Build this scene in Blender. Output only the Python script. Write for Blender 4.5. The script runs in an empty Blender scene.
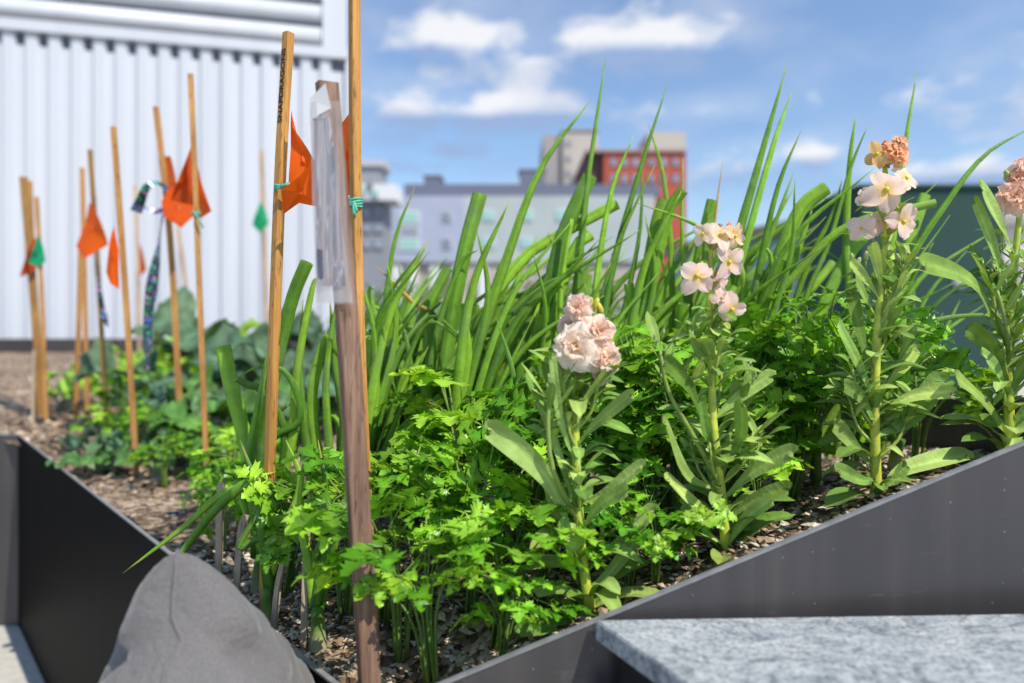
import bpy, math, random
from mathutils import Vector, Matrix, noise as mnoise
R = math.radians
V = Vector
rnd = random.Random(7)

# ------------------------------------------------------------------ scene, camera
scene = bpy.context.scene
col = scene.collection
F, CX, HZ, CAM_H = 710.0, 512.0, 325.0, 0.946
cam_d = bpy.data.cameras.new('camera')
cam = bpy.data.objects.new('camera', cam_d); col.objects.link(cam)
cam.location = (0, 0, CAM_H); cam.rotation_euler = (R(90), 0, 0)
cam_d.sensor_width = 36; cam_d.lens = F/1024*36
cam_d.shift_y = -(341.5-HZ)/1024
cam_d.clip_start = 0.02; cam_d.clip_end = 6000
cam_d.dof.use_dof = True; cam_d.dof.focus_distance = 0.85; cam_d.dof.aperture_fstop = 2.5
cam_d.dof.aperture_blades = 9
scene.camera = cam

def P(px, py, d):
    """the point of the place seen at a pixel of the photograph, d metres in front of the camera"""
    return V(((px-CX)/F*d, d, CAM_H+(HZ-py)/F*d))

# ------------------------------------------------------------------ helpers
def tag(o, label=None, cat=None, group=None, kind=None):
    if label: o['label'] = label
    if cat: o['category'] = cat
    if group: o['group'] = group
    if kind: o['kind'] = kind
    return o

def empty(name, loc, label=None, cat=None, group=None):
    o = bpy.data.objects.new(name, None); o.empty_display_size = .05
    o.location = loc; col.objects.link(o)
    return tag(o, label, cat, group)

def origin(o):
    p = V((0, 0, 0))
    while o is not None:
        p += V(o.location); o = o.parent
    return p

class MB:
    def __init__(s):
        s.v, s.f, s.c, s.m = [], [], [], []
    def vert(s, p, c=(.5, .5, .5)):
        s.v.append((p[0], p[1], p[2])); s.c.append((c[0], c[1], c[2], 1.0)); return len(s.v)-1
    def face(s, *ids): s.f.append(ids)
    def box(s, lo, hi, c=(.5, .5, .5)):
        x0, y0, z0 = lo; x1, y1, z1 = hi
        i = [s.vert(p, c) for p in ((x0,y0,z0),(x1,y0,z0),(x1,y1,z0),(x0,y1,z0),(x0,y0,z1),(x1,y0,z1),(x1,y1,z1),(x0,y1,z1))]
        for q in ((3,2,1,0),(4,5,6,7),(0,1,5,4),(1,2,6,5),(2,3,7,6),(3,0,4,7)): s.face(*[i[k] for k in q])
    def obox(s, o, ax, ay, az, c=(.5, .5, .5)):
        """box with a corner o and three edge vectors"""
        o, ax, ay, az = V(o), V(ax), V(ay), V(az)
        i = [s.vert(p, c) for p in (o, o+ax, o+ax+ay, o+ay, o+az, o+ax+az, o+ax+ay+az, o+ay+az)]
        for q in ((3,2,1,0),(4,5,6,7),(0,1,5,4),(1,2,6,5),(2,3,7,6),(3,0,4,7)): s.face(*[i[k] for k in q])
    def prism(s, poly, z0, z1, c=(.5, .5, .5)):
        n = len(poly)
        a = [s.vert((x, y, z0), c) for x, y in poly]; b = [s.vert((x, y, z1), c) for x, y in poly]
        s.face(*a[::-1]); s.face(*b)
        for i in range(n):
            j = (i+1) % n; s.face(a[i], a[j], b[j], b[i])
    def tube(s, pts, radii, cols, n=8, flat=1.0, cap0=True, cap1=True, hollow=0.0, hcol=None, up=None, vary=None):
        pts = [V(p) for p in pts]; N = len(pts)
        rings = []
        ref = V(up) if up is not None else V((0, -1, 0.2))
        for i, p in enumerate(pts):
            t = (pts[min(i+1, N-1)]-pts[max(i-1, 0)]).normalized()
            a = ref-t*ref.dot(t)
            if a.length < 1e-4: a = t.orthogonal()
            a.normalize(); b = t.cross(a); ref = a
            c = cols[i] if isinstance(cols, list) else cols
            rings.append([s.vert(p+(a*math.cos(k*2*math.pi/n)*flat+b*math.sin(k*2*math.pi/n))*radii[i], c if vary is None else tuple(q*vary[k] for q in c)) for k in range(n)])
        for i in range(N-1):
            for k in range(n):
                j = (k+1) % n; s.face(rings[i][k], rings[i][j], rings[i+1][j], rings[i+1][k])
        if cap0: s.face(*rings[0][::-1])
        if hollow > 0:
            t = (pts[-1]-pts[-2]).normalized(); cc = hcol or (.5, .6, .3)
            ctr = pts[-1]
            rim_ = [s.vert(V(s.v[r]), cc) for r in rings[-1]]
            lip = [s.vert(ctr+(V(s.v[r])-ctr)*.78, cc) for r in rings[-1]]
            lip2 = [s.vert(ctr+(V(s.v[r])-ctr)*.78, tuple(x*.6 for x in cc)) for r in rings[-1]]
            deep = [s.vert(ctr+(V(s.v[r])-ctr)*.7-t*hollow, tuple(x*.3 for x in cc)) for r in rings[-1]]
            for k in range(n):
                j = (k+1) % n
                s.face(rim_[k], rim_[j], lip[j], lip[k]); s.face(lip2[k], lip2[j], deep[j], deep[k])
            s.face(*deep)
        elif cap1: s.face(*rings[-1])
    def ball(s, ctr, r, c, nu=8, nv=6, sc=(1, 1, 1), ax=None):
        ctr = V(ctr); M = Matrix.Identity(3)
        if ax is not None: M = V(ax).normalized().to_track_quat('Z', 'Y').to_matrix()
        g = []
        for j in range(1, nv):
            th = math.pi*j/nv
            g.append([s.vert(ctr+M@V((r*sc[0]*math.sin(th)*math.cos(2*math.pi*i/nu), r*sc[1]*math.sin(th)*math.sin(2*math.pi*i/nu), r*sc[2]*math.cos(th))), c) for i in range(nu)])
        t = s.vert(ctr+M@V((0, 0, r*sc[2])), c); b = s.vert(ctr-M@V((0, 0, r*sc[2])), c)
        for i in range(nu):
            k = (i+1) % nu
            s.face(t, g[0][i], g[0][k]); s.face(b, g[-1][k], g[-1][i])
            for j in range(nv-2): s.face(g[j][i], g[j+1][i], g[j+1][k], g[j][k])
    def mesh(s, name, m, loc=V((0, 0, 0)), smooth=True):
        me = bpy.data.meshes.new(name)
        me.from_pydata([(x-loc[0], y-loc[1], z-loc[2]) for x, y, z in s.v], [], s.f)
        a = me.color_attributes.new('col', 'FLOAT_COLOR', 'POINT')
        a.data.foreach_set('color', [x for c in s.c for x in c])
        if smooth: me.polygons.foreach_set('use_smooth', [True]*len(s.f))
        me.materials.append(m); me.update()
        return me
    def build(s, name, m, parent=None, smooth=True):
        loc = origin(parent) if parent is not None else V((0, 0, 0))
        o = bpy.data.objects.new(name, s.mesh(name, m, loc, smooth)); col.objects.link(o)
        if parent is not None: o.parent = parent
        return o

def copy_tree(o, parent=None):
    c = o.copy(); col.objects.link(c)
    if parent is not None: c.parent = parent
    for ch in list(o.children): copy_tree(ch, c)
    return c

def spline(pts, n):
    """Catmull-Rom through pts, n samples"""
    pts = [V(p) for p in pts]
    if len(pts) == 2: return [pts[0].lerp(pts[1], i/(n-1)) for i in range(n)]
    e = [pts[0]*2-pts[1]]+pts+[pts[-1]*2-pts[-2]]
    out = []; S = len(pts)-1
    for i in range(n):
        u = i/(n-1)*S; k = min(int(u), S-1); t = u-k
        a, b, c, d = e[k], e[k+1], e[k+2], e[k+3]
        out.append(0.5*((2*b)+(c-a)*t+(2*a-5*b+4*c-d)*t*t+(3*b-a-3*c+d)*t**3))
    return out

def mixc(a, b, t): return tuple(a[i]+(b[i]-a[i])*t for i in range(3))
def jit(c, k=.15, g=None):
    g = g or rnd; s = 1+g.uniform(-k, k); h = g.uniform(-k, k)*.4
    return (max(0, c[0]*s*(1+h)), max(0, c[1]*s), max(0, c[2]*s*(1-h)))

# ------------------------------------------------------------------ materials
def newmat(name):
    m = bpy.data.materials.new(name); m.use_nodes = True
    nt = m.node_tree; nt.nodes.clear()
    return m, nt, nt.nodes.new('ShaderNodeOutputMaterial')
def N(nt, t, **kw):
    n = nt.nodes.new(t)
    for k, v in kw.items():
        if k in n.inputs: n.inputs[k].default_value = v
        else: setattr(n, k, v)
    return n
def L(nt, a, b): nt.links.new(a, b)
def ramp(nt, fac, stops, interp='LINEAR'):
    r = nt.nodes.new('ShaderNodeValToRGB'); r.color_ramp.interpolation = interp
    e = r.color_ramp.elements
    while len(e) < len(stops): e.new(.5)
    for i, (p, c) in enumerate(stops):
        e[i].position = p; e[i].color = (c[0], c[1], c[2], 1)
    if fac is not None: L(nt, fac, r.inputs[0])
    return r
def texco(nt, scale=(1, 1, 1), rot=(0, 0, 0), out='Object'):
    t = nt.nodes.new('ShaderNodeTexCoord'); mp = nt.nodes.new('ShaderNodeMapping')
    mp.inputs['Scale'].default_value = scale; mp.inputs['Rotation'].default_value = rot
    L(nt, t.outputs[out], mp.inputs[0]); return mp.outputs[0]
def mul(nt, a, b, fac=1.0, mode='MULTIPLY'):
    m = nt.nodes.new('ShaderNodeMix'); m.data_type = 'RGBA'; m.blend_type = mode
    m.inputs[0].default_value = fac
    for s, k in ((a, 6), (b, 7)):
        if hasattr(s, 'links'): L(nt, s, m.inputs[k])
        else: m.inputs[k].default_value = (s[0], s[1], s[2], 1)
    return m.outputs[2]

def leaf_mat(name, transl=.4, rough=.45, nscale=60, namp=(.72, 1.22), tcol=(1.25, 1.15, .5), spec=.5, bump=.25, bscale=180, streak=False):
    m, nt, out = newmat(name)
    at = N(nt, 'ShaderNodeAttribute', attribute_name='col')
    co = texco(nt)
    no = N(nt, 'ShaderNodeTexNoise', Scale=nscale, Detail=4.0); L(nt, co, no.inputs['Vector'])
    r = ramp(nt, no.outputs['Fac'], [(.3, (namp[0],)*3), (.7, (namp[1],)*3)])
    c = mul(nt, at.outputs['Color'], r.outputs[0])
    if streak:
        ns = N(nt, 'ShaderNodeTexNoise', Scale=1.0, Detail=3.0); L(nt, texco(nt, (520, 520, 9)), ns.inputs['Vector'])
        c = mul(nt, c, ramp(nt, ns.outputs['Fac'], [(.32, (.93,)*3), (.68, (1.06,)*3)]).outputs[0])
        nb = N(nt, 'ShaderNodeTexNoise', Scale=17.0, Detail=5.0); L(nt, co, nb.inputs['Vector'])
        mb_ = N(nt, 'ShaderNodeMix', data_type='RGBA'); L(nt, ramp(nt, nb.outputs['Fac'], [(.5, (0,)*3), (.75, (.4,)*3)]).outputs[0], mb_.inputs[0])
        L(nt, c, mb_.inputs[6]); mb_.inputs[7].default_value = (.24, .36, .20, 1); c = mb_.outputs[2]
    b = N(nt, 'ShaderNodeBsdfPrincipled', Roughness=rough); b.inputs['Specular IOR Level'].default_value = spec
    L(nt, c, b.inputs['Base Color'])
    n2 = N(nt, 'ShaderNodeTexNoise', Scale=bscale, Detail=2.0); L(nt, co, n2.inputs['Vector'])
    bp = N(nt, 'ShaderNodeBump', Strength=bump, Distance=.002); L(nt, n2.outputs['Fac'], bp.inputs['Height'])
    L(nt, bp.outputs[0], b.inputs['Normal'])
    tr = N(nt, 'ShaderNodeBsdfTranslucent'); L(nt, mul(nt, c, tcol), tr.inputs[0])
    mx = N(nt, 'ShaderNodeMixShader'); mx.inputs[0].default_value = transl
    L(nt, b.outputs[0], mx.inputs[1]); L(nt, tr.outputs[0], mx.inputs[2]); L(nt, mx.outputs[0], out.inputs[0])
    return m

def plain(name, c, rough=.5, metal=0, spec=.5, nscale=8, namp=.12, bump=0, bscale=200, bdist=.001, attr=False, stretch=(1, 1, 1)):
    m, nt, out = newmat(name)
    co = texco(nt, stretch)
    no = N(nt, 'ShaderNodeTexNoise', Scale=nscale, Detail=5.0); L(nt, co, no.inputs['Vector'])
    r = ramp(nt, no.outputs['Fac'], [(.25, (1-namp,)*3), (.75, (1+namp,)*3)])
    base = c
    if attr: base = N(nt, 'ShaderNodeAttribute', attribute_name='col').outputs['Color']
    b = N(nt, 'ShaderNodeBsdfPrincipled', Roughness=rough, Metallic=metal); b.inputs['Specular IOR Level'].default_value = spec
    L(nt, mul(nt, base, r.outputs[0]), b.inputs['Base Color'])
    if bump:
        n2 = N(nt, 'ShaderNodeTexNoise', Scale=bscale, Detail=3.0); L(nt, co, n2.inputs['Vector'])
        bp = N(nt, 'ShaderNodeBump', Strength=bump, Distance=bdist); L(nt, n2.outputs['Fac'], bp.inputs['Height'])
        L(nt, bp.outputs[0], b.inputs['Normal'])
    L(nt, b.outputs[0], out.inputs[0])
    return m

def wood(name, c0, c1, c2, k=1.0, rough=.7):
    m, nt, out = newmat(name)
    co = texco(nt, (260*k, 260*k, 7*k))
    no = N(nt, 'ShaderNodeTexNoise', Scale=1.0, Detail=6.0, Distortion=.6); no.inputs['Roughness'].default_value = .65
    L(nt, co, no.inputs['Vector'])
    r = ramp(nt, no.outputs['Fac'], [(.28, c0), (.5, c1), (.74, c2)])
    co2 = texco(nt, (14, 14, 5)); n2 = N(nt, 'ShaderNodeTexNoise', Scale=1.0, Detail=3.0); L(nt, co2, n2.inputs['Vector'])
    r2 = ramp(nt, n2.outputs['Fac'], [(.3, (.7, .68, .66)), (.7, (1.2, 1.2, 1.2))])
    co3 = texco(nt, (300*k, 300*k, 45*k)); n3 = N(nt, 'ShaderNodeTexNoise', Scale=1.0, Detail=3.0); L(nt, co3, n3.inputs['Vector'])
    r3 = ramp(nt, n3.outputs['Fac'], [(.30, (.5, .48, .46)), (.42, (1, 1, 1))])
    b = N(nt, 'ShaderNodeBsdfPrincipled', Roughness=rough); b.inputs['Specular IOR Level'].default_value = .3
    L(nt, mul(nt, mul(nt, r.outputs[0], r2.outputs[0]), r3.outputs[0]), b.inputs['Base Color'])
    bp = N(nt, 'ShaderNodeBump', Strength=.5, Distance=.0012); L(nt, no.outputs['Fac'], bp.inputs['Height'])
    L(nt, bp.outputs[0], b.inputs['Normal']); L(nt, b.outputs[0], out.inputs[0])
    return m

M = {}
M['onion'] = leaf_mat('onion_leaf', .25, .42, 40, (.78, 1.2), bump=.3, spec=.22, streak=True)
M['parsley'] = leaf_mat('parsley_leaf', .34, .30, 70, (.75, 1.2), bump=.45, bscale=160, spec=.38)
M['stock'] = leaf_mat('stock_leaf', .22, .62, 55, (.8, 1.18), bump=.5, bscale=220, spec=.12)
M['stem'] = leaf_mat('green_stem', .1, .5, 80, (.8, 1.2))
M['kale'] = leaf_mat('kale_leaf', .25, .6, 22, (.55, 1.35), bump=1.0, bscale=45, spec=.3)
M['petal'] = leaf_mat('petal', .46, .6, 90, (.92, 1.06), tcol=(1.1, 1.02, .92), spec=.2, bump=.2)
M['shrub'] = leaf_mat('shrub_leaf', .25, .45, 10, (.6, 1.3))
M['soil'] = None
M['wood_grey'] = wood('weathered_wood', (.09, .05, .036), (.215, .128, .088), (.33, .215, .155))
M['wood_gold'] = wood('golden_wood', (.30, .135, .035), (.50, .25, .065), (.62, .35, .11))
M['wood_dark'] = wood('brown_wood', (.16, .08, .02), (.30, .16, .045), (.40, .24, .08))
M['bamboo'] = wood('bamboo', (.34, .15, .04), (.48, .24, .075), (.58, .33, .12))
M['bamboo_pale'] = wood('pale_bamboo', (.42, .28, .18), (.52, .36, .24), (.6, .44, .32))
M['straw'] = wood('dry_stalk', (.36, .28, .20), (.46, .37, .27), (.56, .46, .35))
M['orange'] = leaf_mat('orange_vinyl', .45, .5, 30, (.9, 1.08), tcol=(1.15, .9, .5), spec=.3, bump=.1)
M['twine'] = plain('teal_twine', (.10, .42, .30), .8, nscale=300, namp=.35)
M['ink'] = plain('ink', (.012, .010, .008), .6)
M['white_metal'] = plain('white_metal', (.55, .575, .635), .5, nscale=1.0, namp=.05, stretch=(3, 3, .25))
M['dark_gap'] = plain('shaded_gap', (.17, .20, .27), .7)  # blue-grey colour stands in for shade under the trim and between slats
M['black'] = plain('black_metal', (.012, .012, .013), .5, nscale=20)
M['rim'] = plain('rim_highlight', (.22, .22, .23), .4, nscale=60, namp=.25)  # lighter grey paints the sunlit highlight onto the planter's top edge

# anthracite powder coated planter with dust and faint scratches
m, nt, out = newmat('anthracite_metal')
co = texco(nt); n1 = N(nt, 'ShaderNodeTexNoise', Scale=3.0, Detail=6.0); L(nt, co, n1.inputs['Vector'])
base = ramp(nt, n1.outputs['Fac'], [(.3, (.043, .040, .042)), (.7, (.060, .056, .058))])
vo = N(nt, 'ShaderNodeTexVoronoi', Scale=95.0); L(nt, co, vo.inputs['Vector']); vo.inputs['Randomness'].default_value = 1
n2 = N(nt, 'ShaderNodeTexNoise', Scale=9.0, Detail=4.0); L(nt, co, n2.inputs['Vector'])
thr = N(nt, 'ShaderNodeMath', operation='MULTIPLY'); L(nt, n2.outputs['Fac'], thr.inputs[0]); thr.inputs[1].default_value = .15
lt = N(nt, 'ShaderNodeMath', operation='LESS_THAN'); L(nt, vo.outputs['Distance'], lt.inputs[0]); L(nt, thr.outputs[0], lt.inputs[1])
sep = N(nt, 'ShaderNodeSeparateColor'); L(nt, vo.outputs['Color'], sep.inputs[0])
gt = N(nt, 'ShaderNodeMath', operation='GREATER_THAN'); L(nt, sep.outputs[0], gt.inputs[0]); gt.inputs[1].default_value = .6
mm = N(nt, 'ShaderNodeMath', operation='MULTIPLY'); L(nt, lt.outputs[0], mm.inputs[0]); L(nt, gt.outputs[0], mm.inputs[1])
n3 = N(nt, 'ShaderNodeTexNoise', Scale=14.0, Detail=8.0); n3.inputs['Roughness'].default_value = .8; L(nt, co, n3.inputs['Vector'])
sm = ramp(nt, n3.outputs['Fac'], [(.61, (0, 0, 0)), (.8, (.4, .4, .4))])
mx = N(nt, 'ShaderNodeMath', operation='MAXIMUM'); L(nt, mm.outputs[0], mx.inputs[0]); L(nt, sm.outputs[0], mx.inputs[1])
mc = N(nt, 'ShaderNodeMix', data_type='RGBA'); L(nt, mx.outputs[0], mc.inputs[0]); L(nt, base.outputs[0], mc.inputs[6]); mc.inputs[7].default_value = (.20, .195, .195, 1)
nw = N(nt, 'ShaderNodeTexNoise', Scale=1.0, Detail=5.0); L(nt, texco(nt, (38, 38, 2.2)), nw.inputs['Vector'])
wk = ramp(nt, nw.outputs['Fac'], [(.3, (.84,)*3), (.55, (1,)*3), (.72, (1.3, 1.27, 1.22))])
ns_ = N(nt, 'ShaderNodeTexNoise', Scale=1.0, Detail=2.0, Distortion=.4); L(nt, texco(nt, (16, 16, 210), (0, R(24), 0)), ns_.inputs['Vector'])
sk = ramp(nt, ns_.outputs['Fac'], [(.70, (1,)*3), (.73, (1.7,)*3), (.76, (1,)*3)])
b = N(nt, 'ShaderNodeBsdfPrincipled', Roughness=.38); L(nt, mul(nt, mul(nt, mc.outputs[2], wk.outputs[0]), sk.outputs[0]), b.inputs['Base Color'])
rr = ramp(nt, n1.outputs['Fac'], [(.2, (.30,)*3), (.8, (.46,)*3)]); L(nt, rr.outputs[0], b.inputs['Roughness'])
L(nt, b.outputs[0], out.inputs[0]); M['planter'] = m

M['planter_shaded'] = plain('shaded_anthracite', (.0085, .008, .008), 0.5, spec=.02, nscale=5, namp=.3, stretch=(6, 6, .6))  # near-black copy of the planter metal: the side panel's shade painted into its colour
# granite
m, nt, out = newmat('granite')
co = texco(nt); cs = texco(nt, (1.0, 1.6, 1.0), (0, 0, R(12)))
n1 = N(nt, 'ShaderNodeTexNoise', Scale=32.0, Detail=8.0, Distortion=1.0); n1.inputs['Roughness'].default_value = .7; L(nt, cs, n1.inputs['Vector'])
g1 = ramp(nt, n1.outputs['Fac'], [(.28, (.17, .195, .22)), (.42, (.33, .365, .39)), (.54, (.45, .47, .485)), (.72, (.58, .58, .57))])
n2 = N(nt, 'ShaderNodeTexNoise', Scale=260.0, Detail=4.0); n2.inputs['Roughness'].default_value = .7; L(nt, co, n2.inputs['Vector'])
g2 = ramp(nt, n2.outputs['Fac'], [(.36, (.38, .40, .43)), (.46, (.86, .87, .88)), (.60, (1.08, 1.08, 1.07))])
n4 = N(nt, 'ShaderNodeTexNoise', Scale=6.5, Detail=6.0, Distortion=2.2); L(nt, cs, n4.inputs['Vector'])
g4 = ramp(nt, n4.outputs['Fac'], [(.47, (1, 1, 1)), (.5, (.22, .24, .28)), (.53, (1, 1, 1))])
b = N(nt, 'ShaderNodeBsdfPrincipled', Roughness=.42)
L(nt, mul(nt, mul(nt, g1.outputs[0], g2.outputs[0]), g4.outputs[0], .55), b.inputs['Base Color'])
L(nt, b.outputs[0], out.inputs[0]); M['granite'] = m

# soil and mulch
m, nt, out = newmat('soil')
co = texco(nt); vo = N(nt, 'ShaderNodeTexVoronoi', Scale=95.0); L(nt, co, vo.inputs['Vector'])
sep = N(nt, 'ShaderNodeSeparateColor'); L(nt, vo.outputs['Color'], sep.inputs[0])
g = ramp(nt, sep.outputs[0], [(0, (.05, .03, .02)), (.35, (.18, .12, .08)), (.65, (.36, .27, .19)), (1, (.60, .50, .40))])
n1 = N(nt, 'ShaderNodeTexNoise', Scale=6.0, Detail=5.0); L(nt, co, n1.inputs['Vector'])
g1 = ramp(nt, n1.outputs['Fac'], [(.35, (.55, .5, .46)), (.65, (1.25, 1.2, 1.12))])
b = N(nt, 'ShaderNodeBsdfPrincipled', Roughness=.9); L(nt, mul(nt, g.outputs[0], g1.outputs[0]), b.inputs['Base Color'])
bp = N(nt, 'ShaderNodeBump', Strength=1.0, Distance=.006); L(nt, vo.outputs['Distance'], bp.inputs['Height']); bp.invert = True
L(nt, bp.outputs[0], b.inputs['Normal']); L(nt, b.outputs[0], out.inputs[0]); M['soil'] = m
M['mulch'] = plain('mulch_chip', (.3, .2, .1), .9, nscale=300, namp=.3, attr=True)

# fabric
m, nt, out = newmat('grey_canvas')
co = texco(nt); n1 = N(nt, 'ShaderNodeTexNoise', Scale=700.0, Detail=2.0); L(nt, co, n1.inputs['Vector'])
g = ramp(nt, n1.outputs['Fac'], [(.3, (.112, .106, .106)), (.7, (.172, .163, .163))])
n2 = N(nt, 'ShaderNodeTexNoise', Scale=9.0, Detail=4.0); L(nt, co, n2.inputs['Vector'])
g2 = ramp(nt, n2.outputs['Fac'], [(.3, (.88,)*3), (.7, (1.08,)*3)])
b = N(nt, 'ShaderNodeBsdfPrincipled', Roughness=.85); b.inputs['Specular IOR Level'].default_value = .2
b.inputs['Sheen Weight'].default_value = .25
L(nt, mul(nt, g.outputs[0], g2.outputs[0]), b.inputs['Base Color'])
ad = N(nt, 'ShaderNodeMath', operation='MULTIPLY_ADD'); L(nt, n1.outputs['Fac'], ad.inputs[0]); ad.inputs[1].default_value = .04
n3 = N(nt, 'ShaderNodeTexNoise', Scale=16.0, Detail=3.0, Distortion=1.0); L(nt, co, n3.inputs['Vector']); L(nt, n3.outputs['Fac'], ad.inputs[2])
bp = N(nt, 'ShaderNodeBump', Strength=.6, Distance=.02); L(nt, ad.outputs[0], bp.inputs['Height']); L(nt, bp.outputs[0], b.inputs['Normal'])
L(nt, b.outputs[0], out.inputs[0]); M['canvas'] = m
M['navy'] = plain('navy_weave', (.035, .037, .05), .9, nscale=400, namp=.6, bump=.6, bscale=350)

# holographic ribbon
m, nt, out = newmat('holographic_foil')
co = texco(nt); vo = N(nt, 'ShaderNodeTexVoronoi', Scale=150.0); L(nt, co, vo.inputs['Vector'])
sep = N(nt, 'ShaderNodeSeparateColor'); L(nt, vo.outputs['Color'], sep.inputs[0])
cc = ramp(nt, sep.outputs[1], [(0, (.06, .09, .11)), (.5, (.09, .12, .15)), (.66, (.02, .75, .35)), (.72, (.08, .12, .16)), (.82, (.85, .35, .65)), (.9, (.15, .25, .8)), (1, (.8, .85, .9))], 'CONSTANT')
b = N(nt, 'ShaderNodeBsdfPrincipled', Roughness=.25, Metallic=.55); L(nt, cc.outputs[0], b.inputs['Base Color'])
L(nt, b.outputs[0], out.inputs[0]); M['holo'] = m

# printed sheet seen through a creased plastic bag
m, nt, out = newmat('creased_print')
co = texco(nt, (150, 150, 5.0), (0, R(4), 0)); n1 = N(nt, 'ShaderNodeTexNoise', Scale=1.0, Detail=4.0, Distortion=.9); L(nt, co, n1.inputs['Vector'])
g = ramp(nt, n1.outputs['Fac'], [(.30, (.025, .03, .06)), (.43, (.06, .06, .11)), (.475, (.34, .32, .36)), (.51, (.075, .07, .12)), (.56, (.20, .10, .10)), (.60, (.42, .39, .41)), (.65, (.07, .07, .12))])
b = N(nt, 'ShaderNodeBsdfPrincipled', Roughness=.35); L(nt, g.outputs[0], b.inputs['Base Color'])
bp = N(nt, 'ShaderNodeBump', Strength=.8, Distance=.002); L(nt, n1.outputs['Fac'], bp.inputs['Height']); L(nt, bp.outputs[0], b.inputs['Normal'])
L(nt, b.outputs[0], out.inputs[0]); M['print'] = m
m, nt, out = newmat('clear_plastic')
co = texco(nt, (90, 90, 9)); n1 = N(nt, 'ShaderNodeTexNoise', Scale=1.0, Detail=3.0, Distortion=.5); L(nt, co, n1.inputs['Vector'])
b = N(nt, 'ShaderNodeBsdfPrincipled', Roughness=.18); b.inputs['Base Color'].default_value = (.38, .38, .40, 1)
bp = N(nt, 'ShaderNodeBump', Strength=.7, Distance=.003); L(nt, n1.outputs['Fac'], bp.inputs['Height']); L(nt, bp.outputs[0], b.inputs['Normal'])
tr = N(nt, 'ShaderNodeBsdfTransparent'); mx = N(nt, 'ShaderNodeMixShader')
fa = ramp(nt, n1.outputs['Fac'], [(.38, (.2,)*3), (.70, (.6,)*3)]); L(nt, fa.outputs[0], mx.inputs[0])
L(nt, tr.outputs[0], mx.inputs[1]); L(nt, b.outputs[0], mx.inputs[2]); L(nt, mx.outputs[0], out.inputs[0]); M['plastic'] = m

# ------------------------------------------------------------------ light
SUN_EL, SUN_AZ = R(50), math.atan2(0.69, -0.68)     # azimuth from +Y towards +X
sd = V((math.sin(SUN_AZ)*math.cos(SUN_EL), math.cos(SUN_AZ)*math.cos(SUN_EL), math.sin(SUN_EL)))
sl = bpy.data.lights.new('sun', 'SUN'); sl.energy = 5.0; sl.angle = R(.5); sl.color = (1, .94, .82)
so = bpy.data.objects.new('sun', sl); col.objects.link(so); so.location = (3, -2, 6)
so.rotation_euler = sd.to_track_quat('Z', 'Y').to_euler()

w = bpy.data.worlds.new('World'); scene.world = w; w.use_nodes = True
nt = w.node_tree; nt.nodes.clear(); out = nt.nodes.new('ShaderNodeOutputWorld')
bg = N(nt, 'ShaderNodeBackground'); bg.inputs[1].default_value = .125
sky = nt.nodes.new('ShaderNodeTexSky'); sky.sky_type = 'NISHITA'; sky.sun_disc = False
sky.sun_elevation = SUN_EL; sky.sun_rotation = SUN_AZ; sky.air_density = 1.25; sky.dust_density = .5; sky.ozone_density = 3.0
# cumulus: soft lumps at compass directions, broken up by noise
tc = nt.nodes.new('ShaderNodeTexCoord'); sx = nt.nodes.new('ShaderNodeSeparateXYZ'); L(nt, tc.outputs['Generated'], sx.inputs[0])
def mth(op, a, b=None, c=None, clamp=False):
    n = nt.nodes.new('ShaderNodeMath'); n.operation = op; n.use_clamp = clamp
    for k, s in enumerate((a, b, c)):
        if s is None: continue
        if hasattr(s, 'links'): L(nt, s, n.inputs[k])
        else: n.inputs[k].default_value = s
    return n.outputs[0]
az = mth('ARCTAN2', sx.outputs[0], sx.outputs[1]); el = mth('ARCSINE', sx.outputs[2])
cb = nt.nodes.new('ShaderNodeCombineXYZ'); L(nt, az, cb.inputs[0]); L(nt, mth('MULTIPLY', el, 1.7), cb.inputs[1])
cn = N(nt, 'ShaderNodeTexNoise', Scale=14.0, Detail=7.0, Distortion=.3); cn.inputs['Roughness'].default_value = .58; L(nt, cb.outputs[0], cn.inputs['Vector'])
clouds = [(455, 40, 62, 19, 1.0), (425, 42, 34, 11, .8), (640, 44, 84, 25, 1.0), (600, 38, 50, 20, .9), (690, 55, 48, 18, .7), (505, 72, 80, 17, .9), (420, 112, 46, 17, .95),
          (535, 106, 66, 20, 1.1), (480, 118, 60, 14, .9), (400, 140, 60, 14, .5), (660, 118, 120, 15, .5), (745, 118, 46, 12, .45), (815, 156, 30, 12, .8), (740, 172, 60, 16, .7),
          (965, 178, 62, 16, .9), (900, 172, 60, 10, .5), (600, 150, 150, 18, .35), (470, 150, 60, 9, .7), (405, 166, 50, 9, .65), (380, 90, 40, 25, .3),
          (1250, 60, 160, 35, 1.0), (1500, 140, 180, 30, .9), (100, 60, 160, 40, 1.0), (-300, 120, 180, 30, 1.0), (1900, 40, 150, 40, .9)]
dens = shade = None
for (px, py, rx, ry, k) in clouds:
    a0 = math.atan2(px-CX, F); e0 = math.atan2(HZ-py, math.hypot(F, px-CX))
    dx = mth('MULTIPLY', mth('SUBTRACT', az, a0), F/rx/1.15); dy = mth('MULTIPLY', mth('SUBTRACT', el, e0), F/ry/1.3)
    q = mth('ADD', mth('MULTIPLY', dx, dx), mth('MULTIPLY', dy, dy))
    g_ = mth('MULTIPLY', mth('POWER', 2.718, mth('MULTIPLY', q, -.9)), k)
    s_ = mth('MULTIPLY', g_, dy)
    dens = g_ if dens is None else mth('MAXIMUM', dens, g_)
    shade = s_ if shade is None else mth('ADD', shade, s_)
d1 = mth('ADD', dens, mth('MULTIPLY', mth('SUBTRACT', cn.outputs['Fac'], .5), 1.5))
haze = N(nt, 'ShaderNodeTexNoise', Scale=5.0, Detail=5.0); L(nt, cb.outputs[0], haze.inputs['Vector'])
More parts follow.
